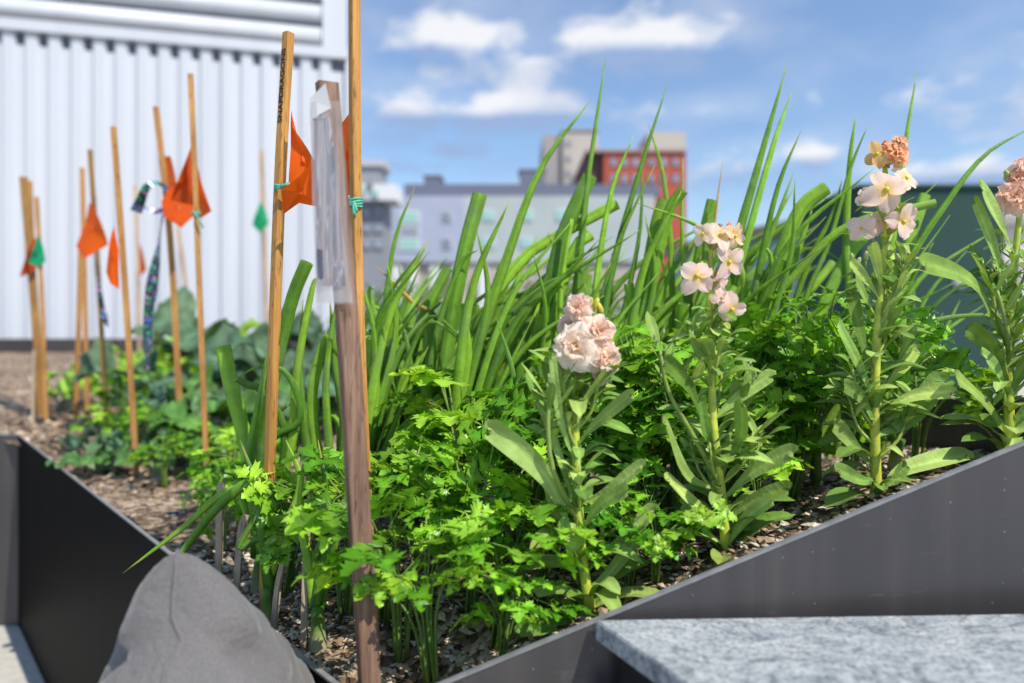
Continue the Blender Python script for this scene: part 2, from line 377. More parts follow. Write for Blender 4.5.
hz = ramp(nt, haze.outputs['Fac'], [(.40, (.04,)*3), (.72, (.38,)*3)])
cov = ramp(nt, d1, [(.30, (0,)*3), (.82, (.92,)*3)])
cov2 = mth('MAXIMUM', cov.outputs[0], hz.outputs[0])
sh = ramp(nt, mth('ADD', mth('MULTIPLY', shade, 1.05), mth('ADD', mth('MULTIPLY', cn.outputs['Fac'], .6), .12)), [(.16, (2.7, 3.7, 5.8)), (.72, (7.8, 7.8, 8.0))])
mxs = N(nt, 'ShaderNodeMix', data_type='RGBA'); L(nt, cov2, mxs.inputs[0])
tint = mul(nt, sky.outputs[0], (1.14, 1.22, 1.36)); L(nt, tint, mxs.inputs[6]); L(nt, sh.outputs[0], mxs.inputs[7])
L(nt, mxs.outputs[2], bg.inputs[0]); L(nt, bg.outputs[0], out.inputs[0])

# ------------------------------------------------------------------ planter and soil
A = (-.125, .630); B = (-1.552, 2.232)
def wall_y(x): return .630+(x-A[0])*.089
C = (.62, wall_y(.62))
ZA = .600
def rim_front(x):
    px = 512+x/wall_y(x)*F; py = 715.8-.415*(px-371); return CAM_H-(py-HZ)/F*wall_y(x)
ZC = rim_front(C[0])
poly = [A, C, (.80, 1.15), (.42, 1.95), (.10, 3.3), (-1.6, 7.75), (-6.4, 7.35), (-6.4, 2.232), B]
topz = [ZA, ZC, CAM_H-74/F*1.15, CAM_H-74/F*1.95, .66, .80, .80, ZA, ZA]

pl = empty('planter_box', (A[0], A[1], 0), 'large angular charcoal metal planter box holding the whole garden bed', 'planter')
def panel(a, b, za, zb, name, lo=0.0, t=.0034):
    mb = MB(); a = V((a[0], a[1], 0)); b = V((b[0], b[1], 0)); d = (b-a); n = V((-d.y, d.x, 0)).normalized()*t
    n_ = 10 if name == 'front_panel' else 1
    for k in range(n_):
        pass
    v = []
    for p, z in ((a, za), (b, zb)):
        for q in (p, p+n):
            v.append(mb.vert((q.x, q.y, lo))); v.append(mb.vert((q.x, q.y, z)))
    # v: a-out-lo, a-out-hi, a-in-lo, a-in-hi, b-...
    mb.face(0, 4, 5, 1); mb.face(2, 3, 7, 6); mb.face(0, 1, 3, 2); mb.face(4, 6, 7, 5); mb.face(1, 5, 7, 3); mb.face(0, 2, 6, 4)
    o = mb.build(name, M['planter_shaded'] if name == 'side_panel' else M['planter'], pl, smooth=False)
    r = MB(); e = .0012
    up = V((0, 0, .0022)); za_, zb_ = za+.0004, zb+.0004
    n2 = n*(1+2*e/t); st = -n*(e/t)
    q = [a+st, b+st, b+st+n2, a+st+n2]; zz = [za_, zb_, zb_, za_]
    i0 = [r.vert((p.x, p.y, z-.0006)) for p, z in zip(q, zz)]; i1 = [r.vert((p.x, p.y, z+.0018)) for p, z in zip(q, zz)]
    r.face(*i0[::-1]); r.face(*i1)
    for k in range(4): j = (k+1) % 4; r.face(i0[k], i0[j], i1[j], i1[k])
    r.build('rim', M['rim'], o, smooth=False)
    return o
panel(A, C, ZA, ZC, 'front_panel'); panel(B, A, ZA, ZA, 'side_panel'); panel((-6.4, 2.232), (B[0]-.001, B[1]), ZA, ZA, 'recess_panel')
names = ['end_panel', 'back_panel', 'back_panel', 'back_panel', 'back_panel', 'end_panel']
for i in range(1, 7): panel(poly[i], poly[i+1], topz[i], topz[i+1], names[i-1])

ctrl = [(-.10, .66, .566), (.1, .66, .652), (.3, .68, .722), (.5, .7, .785), (.6, .72, .80), (.62, 1.0, .735), (.42, 1.3, .70), (.2, 1.0, .665), (0, .9, .615), (-.3, .95, .572),
        (0, 1.5, .655), (.3, 1.9, .68), (-.6, 1.3, .578), (-1, 1.8, .575), (-1.5, 2.3, .578), (-1, 2.6, .62), (0, 3, .65), (-3, 2.3, .575), (-2.5, 4, .63), (-5, 7, .655), (-1.6, 7.2, .655), (-6, 2.4, .575), (-.9, 5, .65)]
def soil_z(x, y):
    sw = s = 0
    for (a, b_, z) in ctrl:
        d2 = (a-x)**2+(b_-y)**2+.004; k = 1/(d2*d2); sw += k; s += k*z
    return s/sw+.010*mnoise.noise(V((x*6, y*6, 0)))+.004*mnoise.noise(V((x*25, y*25, 3)))
def inside(x, y, pg):
    c = False; n = len(pg)
    for i in range(n):
        x0, y0 = pg[i]; x1, y1 = pg[(i+1) % n]
        if (y0 > y) != (y1 > y) and x < (x1-x0)*(y-y0)/(y1-y0)+x0: c = not c
    return c
def closest(x, y, pg):
    best = None; n = len(pg); p = V((x, y))
    for i in range(n):
        a, b_ = V(pg[i]), V(pg[(i+1) % n]); d = b_-a; t = max(0, min(1, (p-a).dot(d)/d.dot(d))); q = a+d*t
        if best is None or (q-p).length < best[0]: best = ((q-p).length, q, d.normalized())
    return best
def soil_part(x0, x1, y0, y1, s, mb):
    nx, ny = int(round((x1-x0)/s)), int(round((y1-y0)/s)); idm = {}; ins = {}
    for i in range(nx+1):
        for j in range(ny+1): ins[i, j] = inside(x0+i*s, y0+j*s, poly)
    def vid(i, j):
        if (i, j) in idm: return idm[i, j]
        x, y = x0+i*s, y0+j*s
        if not ins[i, j]:
            _, q, _d = closest(x, y, poly); x, y = q
        idm[i, j] = mb.vert((x, y, soil_z(x, y))); return idm[i, j]
    for i in range(nx):
        for j in range(ny):
            cs_ = ((i, j), (i+1, j), (i+1, j+1), (i, j+1))
            if any(ins[c] for c in cs_): mb.face(*[vid(*c) for c in cs_])
mb = MB(); soil_part(-.6, .84, .55, 1.99, .024, mb); s1 = mb.build('garden_soil', M['soil']); tag(s1, kind='structure')
mb = MB()
soil_part(-6.48, -.6, .55, 1.99, .08, mb); soil_part(-6.48, .88, 1.99, 7.83, .08, mb)
tag(mb.build('garden_soil', M['soil']), kind='structure')

# loose mulch chips: nobody could count them
mb = MB(); g = random.Random(3); cnt = 0
pal = [(.05, .03, .02), (.16, .10, .06), (.32, .22, .14), (.46, .35, .25), (.62, .52, .40), (.74, .66, .55), (.09, .06, .045)]
while cnt < 20000:
    u = g.random()
    if u < .62: x, y = g.uniform(-.5, .8), g.uniform(.62, 1.5)
    elif u < .85: x, y = g.uniform(-1.9, -.1), g.uniform(.8, 3.0)
    else: x, y = g.uniform(-4.5, -1), g.uniform(2.3, 7)
    if not inside(x, y, poly): continue
    d, _, _ = closest(x, y, poly)
    if d < .012: continue
    cnt += 1
    sz = g.choice((.0022, .003, .004, .0054))*(1 if y < 1.6 else 1.9)*g.uniform(.8, 1.3)
    z = soil_z(x, y)+sz*.3; c = jit(g.choice(pal), .25, g)
    q = Matrix.Rotation(g.uniform(0, 6.28), 3, 'Z')@Matrix.Rotation(g.uniform(-.5, .5), 3, 'X')@Matrix.Rotation(g.uniform(-.5, .5), 3, 'Y')
    sx_, sy_, sz_ = sz*g.uniform(.8, 2.0), sz*g.uniform(.6, 1), sz*g.uniform(.25, .6)
    pts = [(-1, -.7, 0), (.2, -1, .3), (1, .1, 0), (.1, 1, -.1), (0, 0, 1), (-.2, .1, -1)]
    ids = [mb.vert(V((x, y, z))+q@V((a*sx_*g.uniform(.8, 1.2), b_*sy_*g.uniform(.8, 1.2), c_*sz_)), c) for a, b_, c_ in pts]
    for a, b_ in ((0, 1), (1, 2), (2, 3), (3, 0)): mb.face(ids[a], ids[b_], ids[4]); mb.face(ids[b_], ids[a], ids[5])
o = mb.build('wood_mulch', M['mulch'], smooth=False); tag(o, 'coarse wood and bark mulch scattered over the soil', 'mulch', kind='stuff')

# ------------------------------------------------------------------ deck and ground
m, nt, out = newmat('concrete_paver')
co = texco(nt); br = N(nt, 'ShaderNodeTexBrick', Scale=1.0); L(nt, co, br.inputs['Vector'])
br.inputs['Color1'].default_value = (.50, .48, .43, 1); br.inputs['Color2'].default_value = (.54, .52, .47, 1); br.inputs['Mortar'].default_value = (.2, .19, .18, 1)
br.inputs['Mortar Size'].default_value = .004; br.inputs['Brick Width'].default_value = .6; br.inputs['Row Height'].default_value = .6; br.offset = 0
n1 = N(nt, 'ShaderNodeTexNoise', Scale=40.0, Detail=6.0); L(nt, co, n1.inputs['Vector'])
g1 = ramp(nt, n1.outputs['Fac'], [(.3, (.85,)*3), (.7, (1.1,)*3)])
b = N(nt, 'ShaderNodeBsdfPrincipled', Roughness=.85); L(nt, mul(nt, br.outputs[0], g1.outputs[0]), b.inputs['Base Color']); L(nt, b.outputs[0], out.inputs[0])
mb = MB(); mb.box((-14, -8, -.4), (16, 19, 0)); tag(mb.build('roof_deck', m, smooth=False), kind='structure')
gm = plain('city_ground', (.16, .16, .155), .9, nscale=.05, namp=.4)
mb = MB(); mb.face(*[mb.vert(p) for p in ((-2500, -2500, -12), (2500, -2500, -12), (2500, 2500, -12), (-2500, 2500, -12))]); tag(mb.build('ground', gm, smooth=False), kind='structure')

# ------------------------------------------------------------------ white metal wall
D0 = 8.2; W0 = V(((0-CX)/F*D0, D0, 0)); wd = V((.970, .243, 0)).normalized(); wn = V((wd.y, -wd.x, 0))
def WP(s, z, o=0): return W0+wd*s+wn*o+V((0, 0, z))
smax = .481*D0*1.0
wb = empty('metal_clad_building', WP(1.9, 0), 'white corrugated metal wall with horizontal louvres across its top', 'building')
def zpx(py, s): return CAM_H+(HZ-py)/F*WP(s, 0).y
ztrim = zpx(30, 0)-.005
mb = MB(); pitch = .236; s = -4.0; prof = []
while s < smax-.30:
    prof += [(s, .0), (s+pitch*.12, .036), (s+pitch*.55, .036), (s+pitch*.67, .0), ]
    s += pitch
prof.append((smax-.05, 0))
def colm(a, top):
    return mb.vert(WP(a[0], 0.02, a[1])), mb.vert(WP(a[0], top, a[1]))
for i in range(len(prof)-1):
    a, b_ = prof[i], prof[i+1]
    valley = a[1] == 0 and b_[1] == 0
    top = ztrim-.15 if valley else ztrim+.05
    p, q = colm(a, top), colm(b_, top); mb.face(p[0], q[0], q[1], p[1])
mb.build('corrugated_cladding', M['white_metal'], wb, smooth=False)
mb = MB(); mb.obox(WP(-4, ztrim-.35, -.09), wd*(4+smax-.05), wn*.06, V((0, 0, .5))); mb.build('shadow_gap', M['dark_gap'], wb, smooth=False)
mb = MB(); mb.obox(WP(-4, ztrim, -.03), wd*(4+smax-.03), wn*.115, V((0, 0, .13))); mb.build('lower_trim', M['white_metal'], wb, smooth=False)
mb = MB(); mb.obox(WP(-4, ztrim+.13, -.06), wd*(4+smax-.32), wn*.05, V((0, 0, 1.9))); mb.build('louvre_backing', M['dark_gap'], wb, smooth=False)
for k in range(6):
    mb = MB(); z0 = ztrim+.15+k*.285
    cs_ = [(.0, .0), (.09, .006), (.13, .05), (.135, .10), (.115, .175), (.05, .225), (-.01, .238)]
    r0 = [mb.vert(WP(-4, z0+z, o_)) for o_, z in cs_]; r1 = [mb.vert(WP(smax-.36, z0+z, o_)) for o_, z in cs_]
    for i in range(len(cs_)-1): mb.face(r0[i], r1[i], r1[i+1], r0[i+1])
    mb.face(*r1[::-1]); mb.face(*r0)
    mb.build('louvre_slat', M['white_metal'], wb)
mb = MB(); mb.obox(WP(smax-.345, ztrim+.128, -.02), wd*.30, wn*.10, V((0, 0, 2.0))); mb.build('corner_post', M['white_metal'], wb, smooth=False)
mb = MB(); mb.obox(WP(smax-.06, 0, -.5), wd*.06, wn*.555, V((0, 0, ztrim-.003))); mb.build('corner_trim', M['white_metal'], wb, smooth=False)
mb = MB(); mb.obox(WP(-4, 0, -6), wd*(4+smax-.07), wn*5.9, V((0, 0, ztrim+1.9))); mb.build('building_body', M['white_metal'], wb, smooth=False)

# ------------------------------------------------------------------ city beyond
def facade_mat(name, c): return plain(name, c, .8, nscale=.3, namp=.08)
def city_box(root, name, mat, px0, px1, py_top, d, depth, zb=-12, py_bot=None):
    x0, x1 = (px0-CX)/F*d, (px1-CX)/F*d
    z1 = CAM_H+(HZ-py_top)/F*d; z0 = zb if py_bot is None else CAM_H+(HZ-py_bot)/F*d
    mb = MB(); mb.box((x0, d, z0), (x1, d+depth, z1)); return mb.build(name, mat, root, smooth=False)
def windows(root, rects, d, mat, frame, name='window'):
    for (a, b_, c_, e) in rects:
        x0, x1 = (a-CX)/F*d, (b_-CX)/F*d; z1 = CAM_H+(HZ-c_)/F*d; z0 = CAM_H+(HZ-e)/F*d
        mb = MB(); mb.box((x0, d-.10, z0), (x1, d-.004, z1)); o = mb.build(name, frame, root, smooth=False)
        mb = MB(); k = (x1-x0)*.08; mb.box((x0+k, d-.12, z0+k), (x1-k, d-.098, z1-k)); mb.build('pane', mat, o, smooth=False)
glass = plain('window_glass', (.27, .30, .36), .3, nscale=.5, namp=.3)
mint = plain('mint_panel', (.33, .58, .52), .6); pale_frame = plain('pale_frame', (.62, .64, .68), .7)
navyroof = plain('dark_roof', (.15, .165, .23), .8); lav = facade_mat('lavender_render', (.40, .43, .55)); sage = facade_mat('sage_render', (.44, .49, .49))
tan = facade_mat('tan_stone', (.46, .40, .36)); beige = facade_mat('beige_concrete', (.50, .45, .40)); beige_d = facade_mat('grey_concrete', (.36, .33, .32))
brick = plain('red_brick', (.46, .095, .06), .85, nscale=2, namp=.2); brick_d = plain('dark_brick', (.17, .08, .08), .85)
grey_d = facade_mat('dark_grey_wall', (.27, .28, .31)); whitew = facade_mat('white_render', (.74, .74, .76))

dA = 62
ap = empty('apartment_block', ((480-CX)/F*dA, dA, -12), 'pale lavender and sage apartment block with mint panels and dark roof band', 'building')
city_box(ap, 'wall', lav, 384, 464, 196, dA, 14, py_bot=262); city_box(ap, 'wall', sage, 464.2, 655, 196, dA+.3, 14, py_bot=262)
city_box(ap, 'roof', navyroof, 404, 660, 184, dA+.8, 12, py_bot=195.8)
city_box(ap, 'ground_floor', tan, 384, 655, 262.3, dA+.6, 13)
windows(ap, [(399, 420, 211, 224), (399, 420, 238, 251)], dA, mint, pale_frame, 'balcony_panel')
windows(ap, [(442, 452, 211, 222), (442, 452, 238, 249), (399, 420, 226, 236)], dA, glass, pale_frame)
windows(ap, [(x, x+13, y, y+11) for x in (482, 520, 556) for y in (210, 237)], dA+.3, mint, pale_frame)
for x in (392, 408, 430, 452, 478, 505): city_box(ap, 'column', whitew, x, x+9, 266, dA-.4, .9)
pent = empty('rooftop_plant', (0, 0, 0))
bpy.data.objects.remove(pent)
# rooftop equipment on the block
def roof_unit(px0, px1, py, d, lab):
    u = empty('rooftop_unit', ((px0-CX)/F*d, d, CAM_H+(HZ-184)/F*d), lab, 'rooftop unit')
    city_box(u, 'casing', navyroof, px0, px1, py, d, 3, py_bot=184); city_box(u, 'cap', grey_d, px0-1.5, px1+1.5, py-1.5, d-.1, 3.2, py_bot=py)
roof_unit(424, 440, 176, dA+3, 'low dark box on the flat roof left of the rooftop tree'); roof_unit(520, 545, 170, dA+3, 'wide dark box on the flat roof beside the beige tower')

dB = 44
lb = empty('white_terrace_building', ((360-CX)/F*dB, dB, -12), 'dark grey building with white upper storey just right of the tall stake', 'building')
city_box(lb, 'wall', grey_d, 300, 384, 200, dB, 3); city_box(lb, 'upper_storey', whitew, 300, 396, 184, dB-.8, 2.6, py_bot=199.8)
city_box(lb, 'penthouse', grey_d, 300, 381, 166, dB+.3, 2, py_bot=183.8); city_box(lb, 'roof', plain('pale_roof', (.5, .5, .52), .7), 300, 385, 160, dB+.1, 2.4, py_bot=165.8)
windows(lb, [(360, 366, 187, 196), (372, 379, 189, 197)], dB-.8, mint, pale_frame); windows(lb, [(x, x+9, y, y+9) for x in (362, 374) for y in (208, 224, 240)], dB, glass, grey_d)
# shiny globe lamp on the terrace
lp = empty('globe_lamp', P(371, 186, dB-1), 'round bright globe lamp on the white terrace roof', 'lamp')
mb = MB(); mb.ball(P(371, 181, dB-1), .2, (.9, .85, .75), 16, 10); gl = plain('lamp_globe', (.9, .82, .7), .05, metal=1, namp=.01); mb.build('globe', gl, lp)
mb = MB(); q = P(371, 181, dB-1); mb.tube([q-V((0, 0, .6)), q-V((0, 0, .18))], [.05, .05], (.1, .1, .1)); mb.build('post', M['black'], lp)

dC = 95
bt = empty('beige_tower', ((570-CX)/F*dC, dC, -12), 'beige concrete tower block rising left of the red brick building', 'building')
city_box(bt, 'wall', beige, 563, 598, 131, dC, 12); city_box(bt, 'shaded_wing', beige_d, 543, 562.8, 135, dC+.6, 12); city_box(bt, 'parapet', beige_d, 562, 599, 129, dC-.2, 12.4, py_bot=130.8)  # left wing's shade is put into its darker wall colour
windows(bt, [(566, 571, y, y+7) for y in (140, 155, 170)], dC, glass, beige_d)
dD = 82
rb = empty('red_brick_building', ((640-CX)/F*dD, dD, -12), 'red brick building with grey penthouse behind the tall onion leaves', 'building')
city_box(rb, 'wall', brick, 604, 686, 152, dD, 16); city_box(rb, 'shaded_wing', brick_d, 587, 603.8, 154, dD+1, 14); city_box(rb, 'parapet', plain('stone_coping', (.42, .30, .27), .8), 586, 687, 149, dD-.3, 16.5, py_bot=151.8)  # darker brick on the left wing carries painted-in shade
city_box(rb, 'penthouse', beige, 648, 686, 132, dD+2, 10, py_bot=148.8)
windows(rb, [(x, x+7, y, y+9) for x in (610, 621, 632, 648, 660, 672) for y in (158, 174)], dD, glass, brick_d)
dE = 34
tb = empty('teal_hall', ((780-CX)/F*dE, dE, -12), 'long pale teal hall with a tan roof edge at right', 'building')
tealw = facade_mat('pale_teal_wall', (.34, .50, .48)); tanroof = plain('tan_roof', (.42, .31, .19), .8)
e0 = P(668, 240, 46); e1 = P(868, 201, 30)
dv = V((e1.x-e0.x, e1.y-e0.y, 0)); nv = V((-dv.y, dv.x, 0)).normalized()
zt = CAM_H+(HZ-203)/F*31
mb = MB(); mb.obox((e0.x, e0.y, -12), dv, nv*10, V((0, 0, zt-.9+12))); mb.build('wall', tealw, tb, smooth=False)
mb = MB(); mb.obox(V((e0.x, e0.y, zt-.88))-nv*.7-dv.normalized()*.4, dv*1.02, nv*11, V((0, 0, .55))); mb.build('roof', tanroof, tb, smooth=False)
for k in range(7):
    t = .08+k*.13; o_ = V((e0.x, e0.y, 0))+dv*t-nv*.05
    for z0 in (zt-4.6, zt-8.4):
        mb = MB(); mb.obox(o_+V((0, 0, z0)), dv*.085, nv*.046, V((0, 0, 1.9))); fr = mb.build('window', pale_frame, tb, smooth=False)
        mb = MB(); mb.obox(o_+dv*.006-nv*.02+V((0, 0, z0+.12)), dv*.073, nv*.018, V((0, 0, 1.66))); mb.build('pane', glass, fr, smooth=False)
# dark green metal enclosure on the same roof deck
dG = 9.5
ge = empty('roof_enclosure', ((930-CX)/F*dG, dG, 0), 'tall dark green metal enclosure on the deck behind the right flowers', 'enclosure')
dgreen = plain('dark_green_paint', (.026, .062, .055), .8, spec=.2, nscale=1, namp=.1)
city_box(ge, 'casing', dgreen, 862, 1003, 187, dG, 2.0, zb=.02); city_box(ge, 'lid', dgreen, 859, 1006, 184, dG-.05, 2.1, py_bot=186.9)
mb = MB(); q = P(960, 282, dG-.03); mb.tube([q+V((0, .03, 0)), q], [.09, .09], (.8, .8, .8), n=20, up=(0, 0, 1)); mb.build('vent_disc', plain('pale_disc', (.4, .44, .45), .4), ge)
dw = 13
wbld = empty('stair_bulkhead', ((1060-CX)/F*dw, dw, 0), 'pale rooftop stair bulkhead with a dark door at the right edge', 'building')
city_box(wbld, 'wall', facade_mat('pale_pink_wall', (.62, .56, .55)), 985, 1250, 225, dw, 3, zb=.01); city_box(wbld, 'roof', grey_d, 980, 1255, 219, dw-.2, 3.4, py_bot=224.8)
city_box(wbld, 'door', grey_d, 1008, 1022, 262, dw-.05, .04, zb=.05)

# ------------------------------------------------------------------ shrubs and roof-edge greenery behind the bed
def shrub(base, w_, h_, n, c, label, seed, lw=.05):
    g = random.Random(seed); root = empty('leafy_shrub', base, label, 'shrub')
    mb = MB(); base = V(base)
    for k in range(7):
        a = g.uniform(0, 6.28); r = w_*.3*g.random()
        mb.tube(spline([base, base+V((math.cos(a)*r*.5, math.sin(a)*r*.5, h_*.4)), base+V((math.cos(a)*r, math.sin(a)*r, h_*.85))], 6), [.02, .018, .015, .012, .009, .006], (.12, .08, .05), n=5)
    mb.build('stem', M['stem'], root)
    mb = MB()
    lob = [(g.uniform(-.35, .35)*w_, g.uniform(-.35, .35)*w_, h_*g.uniform(.35, .8), g.uniform(.2, .34)) for _ in range(8)]
    for k in range(n):
        lx, ly, lz, lr = g.choice(lob); v = V((g.gauss(0, 1), g.gauss(0, 1), g.gauss(0, 1))).normalized()*g.uniform(.5, 1)
        p = base+V((lx+v.x*lr*w_, ly+v.y*lr*w_, max(.03, lz+v.z*lr*h_)))
        d = V((g.gauss(0, 1), g.gauss(0, 1), g.gauss(0, .6))).normalized(); s = d.orthogonal().normalized()
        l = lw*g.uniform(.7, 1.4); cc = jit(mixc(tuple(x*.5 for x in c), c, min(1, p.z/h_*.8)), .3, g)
        i = [mb.vert(p, cc), mb.vert(p+d*l*.5+s*l*.28, cc), mb.vert(p+d*l, cc), mb.vert(p+d*l*.5-s*l*.28, cc)]; mb.face(*i)
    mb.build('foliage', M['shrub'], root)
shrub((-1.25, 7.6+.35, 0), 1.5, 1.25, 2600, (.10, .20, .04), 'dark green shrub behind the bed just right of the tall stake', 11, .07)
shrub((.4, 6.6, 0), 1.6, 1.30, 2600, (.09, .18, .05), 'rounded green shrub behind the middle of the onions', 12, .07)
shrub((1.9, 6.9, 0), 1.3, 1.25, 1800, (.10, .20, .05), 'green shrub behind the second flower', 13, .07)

# ------------------------------------------------------------------ stakes
def stake(name, pts, wpx, d0, d1, mat, label, cat='stake', group=None, tf=.5, yaw=0.0, mb_=None, part='shaft', jitter=0):
    """a rectangular stick: pixel polyline from foot to top; wpx = face width in pixels"""
    n = len(pts); ps = [P(x, y, d0+(d1-d0)*i/(n-1)) for i, (x, y) in enumerate(pts)]
    w_ = wpx/F*(d0+d1)/2; t_ = w_*tf; ps = spline(ps, max(8, 6*(n-1)))
    root = empty(name, ps[0], label, cat, group); mb = MB()
    fx = V((math.cos(yaw), math.sin(yaw), 0)); ch = .12
    sec = [(-1+ch, -1), (1-ch, -1), (1, -1+ch*2), (1, 1-ch*2), (1-ch, 1), (-1+ch, 1), (-1, 1-ch*2), (-1, -1+ch*2)]
    rings = []
    for i, p in enumerate(ps):
        t = (ps[min(i+1, len(ps)-1)]-ps[max(i-1, 0)]).normalized(); a = (fx-t*fx.dot(t)).normalized(); b_ = t.cross(a)
        rings.append([mb.vert(p+a*w_/2*u+b_*t_/2*v_) for u, v_ in sec])
    for i in range(len(rings)-1):
        for k in range(8): j = (k+1) % 8; mb.face(rings[i][k], rings[i][j], rings[i+1][j], rings[i+1][k])
    mb.face(*rings[0][::-1]); mb.face(*rings[-1])
    mb.build(part, mat, root, smooth=False)
    return root, ps
def tie(root, p, r, tails=((.004, -.010),), n=3, name='twine_tie'):
    mb = MB(); p = V(p)
    for k in range(n):
        z = (k-(n-1)/2)*r*.32
        mb.tube([p+V((r*math.cos(a), r*.8*math.sin(a), z+r*.12*math.sin(a*2+k))) for a in [i*math.pi/8 for i in range(17)]], [r*.17]*17, (.1, .4, .3), n=6, up=(0, 0, 1))
    for (tx, tz) in tails:
        mb.tube(spline([p+V((0, -r*.9, 0)), p+V((tx*.6, -r*1.15, tz*.5)), p+V((tx, -r*1.0, tz))], 6), [r*.2, r*.22, r*.24, r*.26, r*.24, r*.18], (.1, .4, .3), n=5)
    return mb.build(name, M['twine'], root)
def flag(pts, d, label, group, colr=(.97, .155, .010), warp=.02, name='plant_flag', mat='orange', folds=None):
    """a folded scrap of vinyl: triangles over a pixel outline, each corner with its own depth offset"""
    base = P(pts[0][0], pts[0][1], d); mb = MB()
    ctr = [sum(p[0] for p in pts)/len(pts), sum(p[1] for p in pts)/len(pts), sum((p[2] if len(p) > 2 else 0) for p in pts)/len(pts)]
    c3 = P(ctr[0], ctr[1], d+ctr[2]); out_ = [P(p[0], p[1], d+(p[2] if len(p) > 2 else 0)) for p in pts]
    Rn = 6; n = len(out_); rows = []; bd = []
    for i in range(n):
        for k in range(6): bd.append(out_[i].lerp(out_[(i+1) % n], k/6))
    ci = mb.vert(c3, colr)
    for r in range(1, Rn+1):
        row = []
        for q in bd:
            p = c3.lerp(q, r/Rn); nn = mnoise.noise(p*14/d+V((pts[0][0], 0, 0)))
            p = p+V((0, warp*nn*d*.5, warp*.2*nn)); row.append(mb.vert(p, jit(colr, .04)))
        rows.append(row)
    Nn = len(bd)
    for k in range(Nn):
        j = (k+1) % Nn; mb.face(ci, rows[0][k], rows[0][j])
        for r in range(Rn-1): mb.face(rows[r][k], rows[r+1][k], rows[r+1][j], rows[r][j])
    o = mb.build(name, M[mat], None, smooth=False)
    for v in o.data.vertices: v.co -= base
    o.location = base
    return tag(o, label, 'flag', group)

def foot(px, d, py_guess=None):
    x = (px-CX)/F*d; z = soil_z(x, d)-.06; return HZ-(z-CAM_H)*F/d

# main weathered stake
dm = .672
ms, mp = stake('wooden_stake', [(372.5, foot(372, dm+.01)), (368.5, 660), (357, 480), (345, 290), (327, 83)], 21.2, dm+.01, dm+.008, M['wood_grey'],
               'thick weathered wooden stake standing in the near corner with a plastic sleeve', tf=.55, yaw=.66)
# left lettered stake
d2 = .90; LY = 1.0
ls, lp_ = stake('wooden_stake', [(264, foot(264, d2)), (266, 560), (272, 400), (280, 180), (288.5, 33)], 9.0, d2, d2+.01, M['wood_gold'],
                'square golden stake lettered in ink, left of the sleeved stake', tf=.95, yaw=LY)
tie(ls, P(283.5, 188, d2-.002), .0105, ((.012, .003),), 2)
# tall right stake
d3 = .80
rs, rp_ = stake('wooden_stake', [(377, foot(377, d3)), (366, 500), (358, 300), (355, 130), (354.5, -40)], 9.6, d3, d3, M['wood_gold'],
                'tall thin golden stake behind the sleeved stake, running out of the frame', tf=1.0, yaw=.72)
tie(rs, P(355, 203, d3-.002), .0078, ((.001, -.016), (.004, -.012)), 4)

# lettering on the shaded side of the left stake, written up the stake
def letters(text, p0, p1, size, nrm, mat, parent):
    cu = bpy.data.curves.new('lettering', 'FONT'); cu.body = text; cu.size = size; cu.extrude = .0; cu.offset = size*.03
    o = bpy.data.objects.new('lettering', cu); col.objects.link(o)
    bpy.context.view_layer.update()
    me = bpy.data.meshes.new_from_object(o.evaluated_get(bpy.context.evaluated_depsgraph_get()))
    bpy.data.objects.remove(o)
    x = (p1-p0).normalized(); z = (nrm-x*nrm.dot(x)).normalized(); y = z.cross(x)
    xs = [v.co.x for v in me.vertices]; k = (p1-p0).length/(max(xs)-min(xs)); org = origin(parent)
    ys = [v.co.y for v in me.vertices]; ym = (max(ys)+min(ys))/2
    for v in me.vertices:
        v.co = p0+x*(v.co.x-min(xs))*k+y*(v.co.y-ym)-org
    me.materials.clear(); me.materials.append(mat)
    o = bpy.data.objects.new('lettering', me); col.objects.link(o); o.parent = parent
    return o
w2 = 9.0/F*d2
lx = V((-math.cos(LY), -math.sin(LY), 0))
cA, cB = P(283.7, 124, d2+.008), P(287.6, 50, d2+.0095)
letters('SNAPDRAGONS', cA+lx*(w2/2+.0007), cB+lx*(w2/2+.0007), 0.0105, lx, M['ink'], ls.children[0])

# plastic sleeve with the printed sheet
sv = empty('plastic_sleeve', P(327, 95, dm-.02), 'creased clear plastic sleeve with printed packets hung over the stake top', 'plastic sleeve')
def sheet(outl, d, depthf, mat, name, n=10, mcols=8, wob=.0016, sd_=0):
    """outl: (left px, right px, py) rows from top to bottom"""
    mb = MB(); rows = []
    for (l, r, y) in outl:
        row = []
        for k in range(mcols+1):
            t = k/mcols; x = l+(r-l)*t; dd = d+depthf(t)
            p = P(x, y, dd); nn = mnoise.noise(V((x*.12+sd_, y*.010, sd_))); p.y += wob*nn*1.6
            row.append(mb.vert(p))
        rows.append(row)
    for a, b_ in zip(rows, rows[1:]):
        for k in range(mcols): mb.face(a[k], b_[k], b_[k+1], a[k+1])
    return mb.build(name, mat, sv)
def rowsof(k0, k1, n=16):
    out_ = []
    for i in range(n):
        t = i/(n-1); out_.append(tuple(k0[j]+(k1[j]-k0[j])*t for j in range(3)))
    return out_
fold = lambda t: -.018+.012*t
sheet(rowsof((313.0, 331.5, 118), (318.5, 345, 286)), dm-.003, fold, M['print'], 'printed_sheet', wob=.002, sd_=4, mcols=14)
sheet(rowsof((309.0, 340, 101), (316, 353, 304), 18), dm-.0065, lambda t: -.019+.016*t, M['plastic'], 'front_film', sd_=1, mcols=14)
sheet(rowsof((309.5, 327, 99), (316.3, 352.5, 302), 18), dm+.0005, lambda t: -.019+.016*t, M['plastic'], 'back_film', sd_=2, mcols=10)
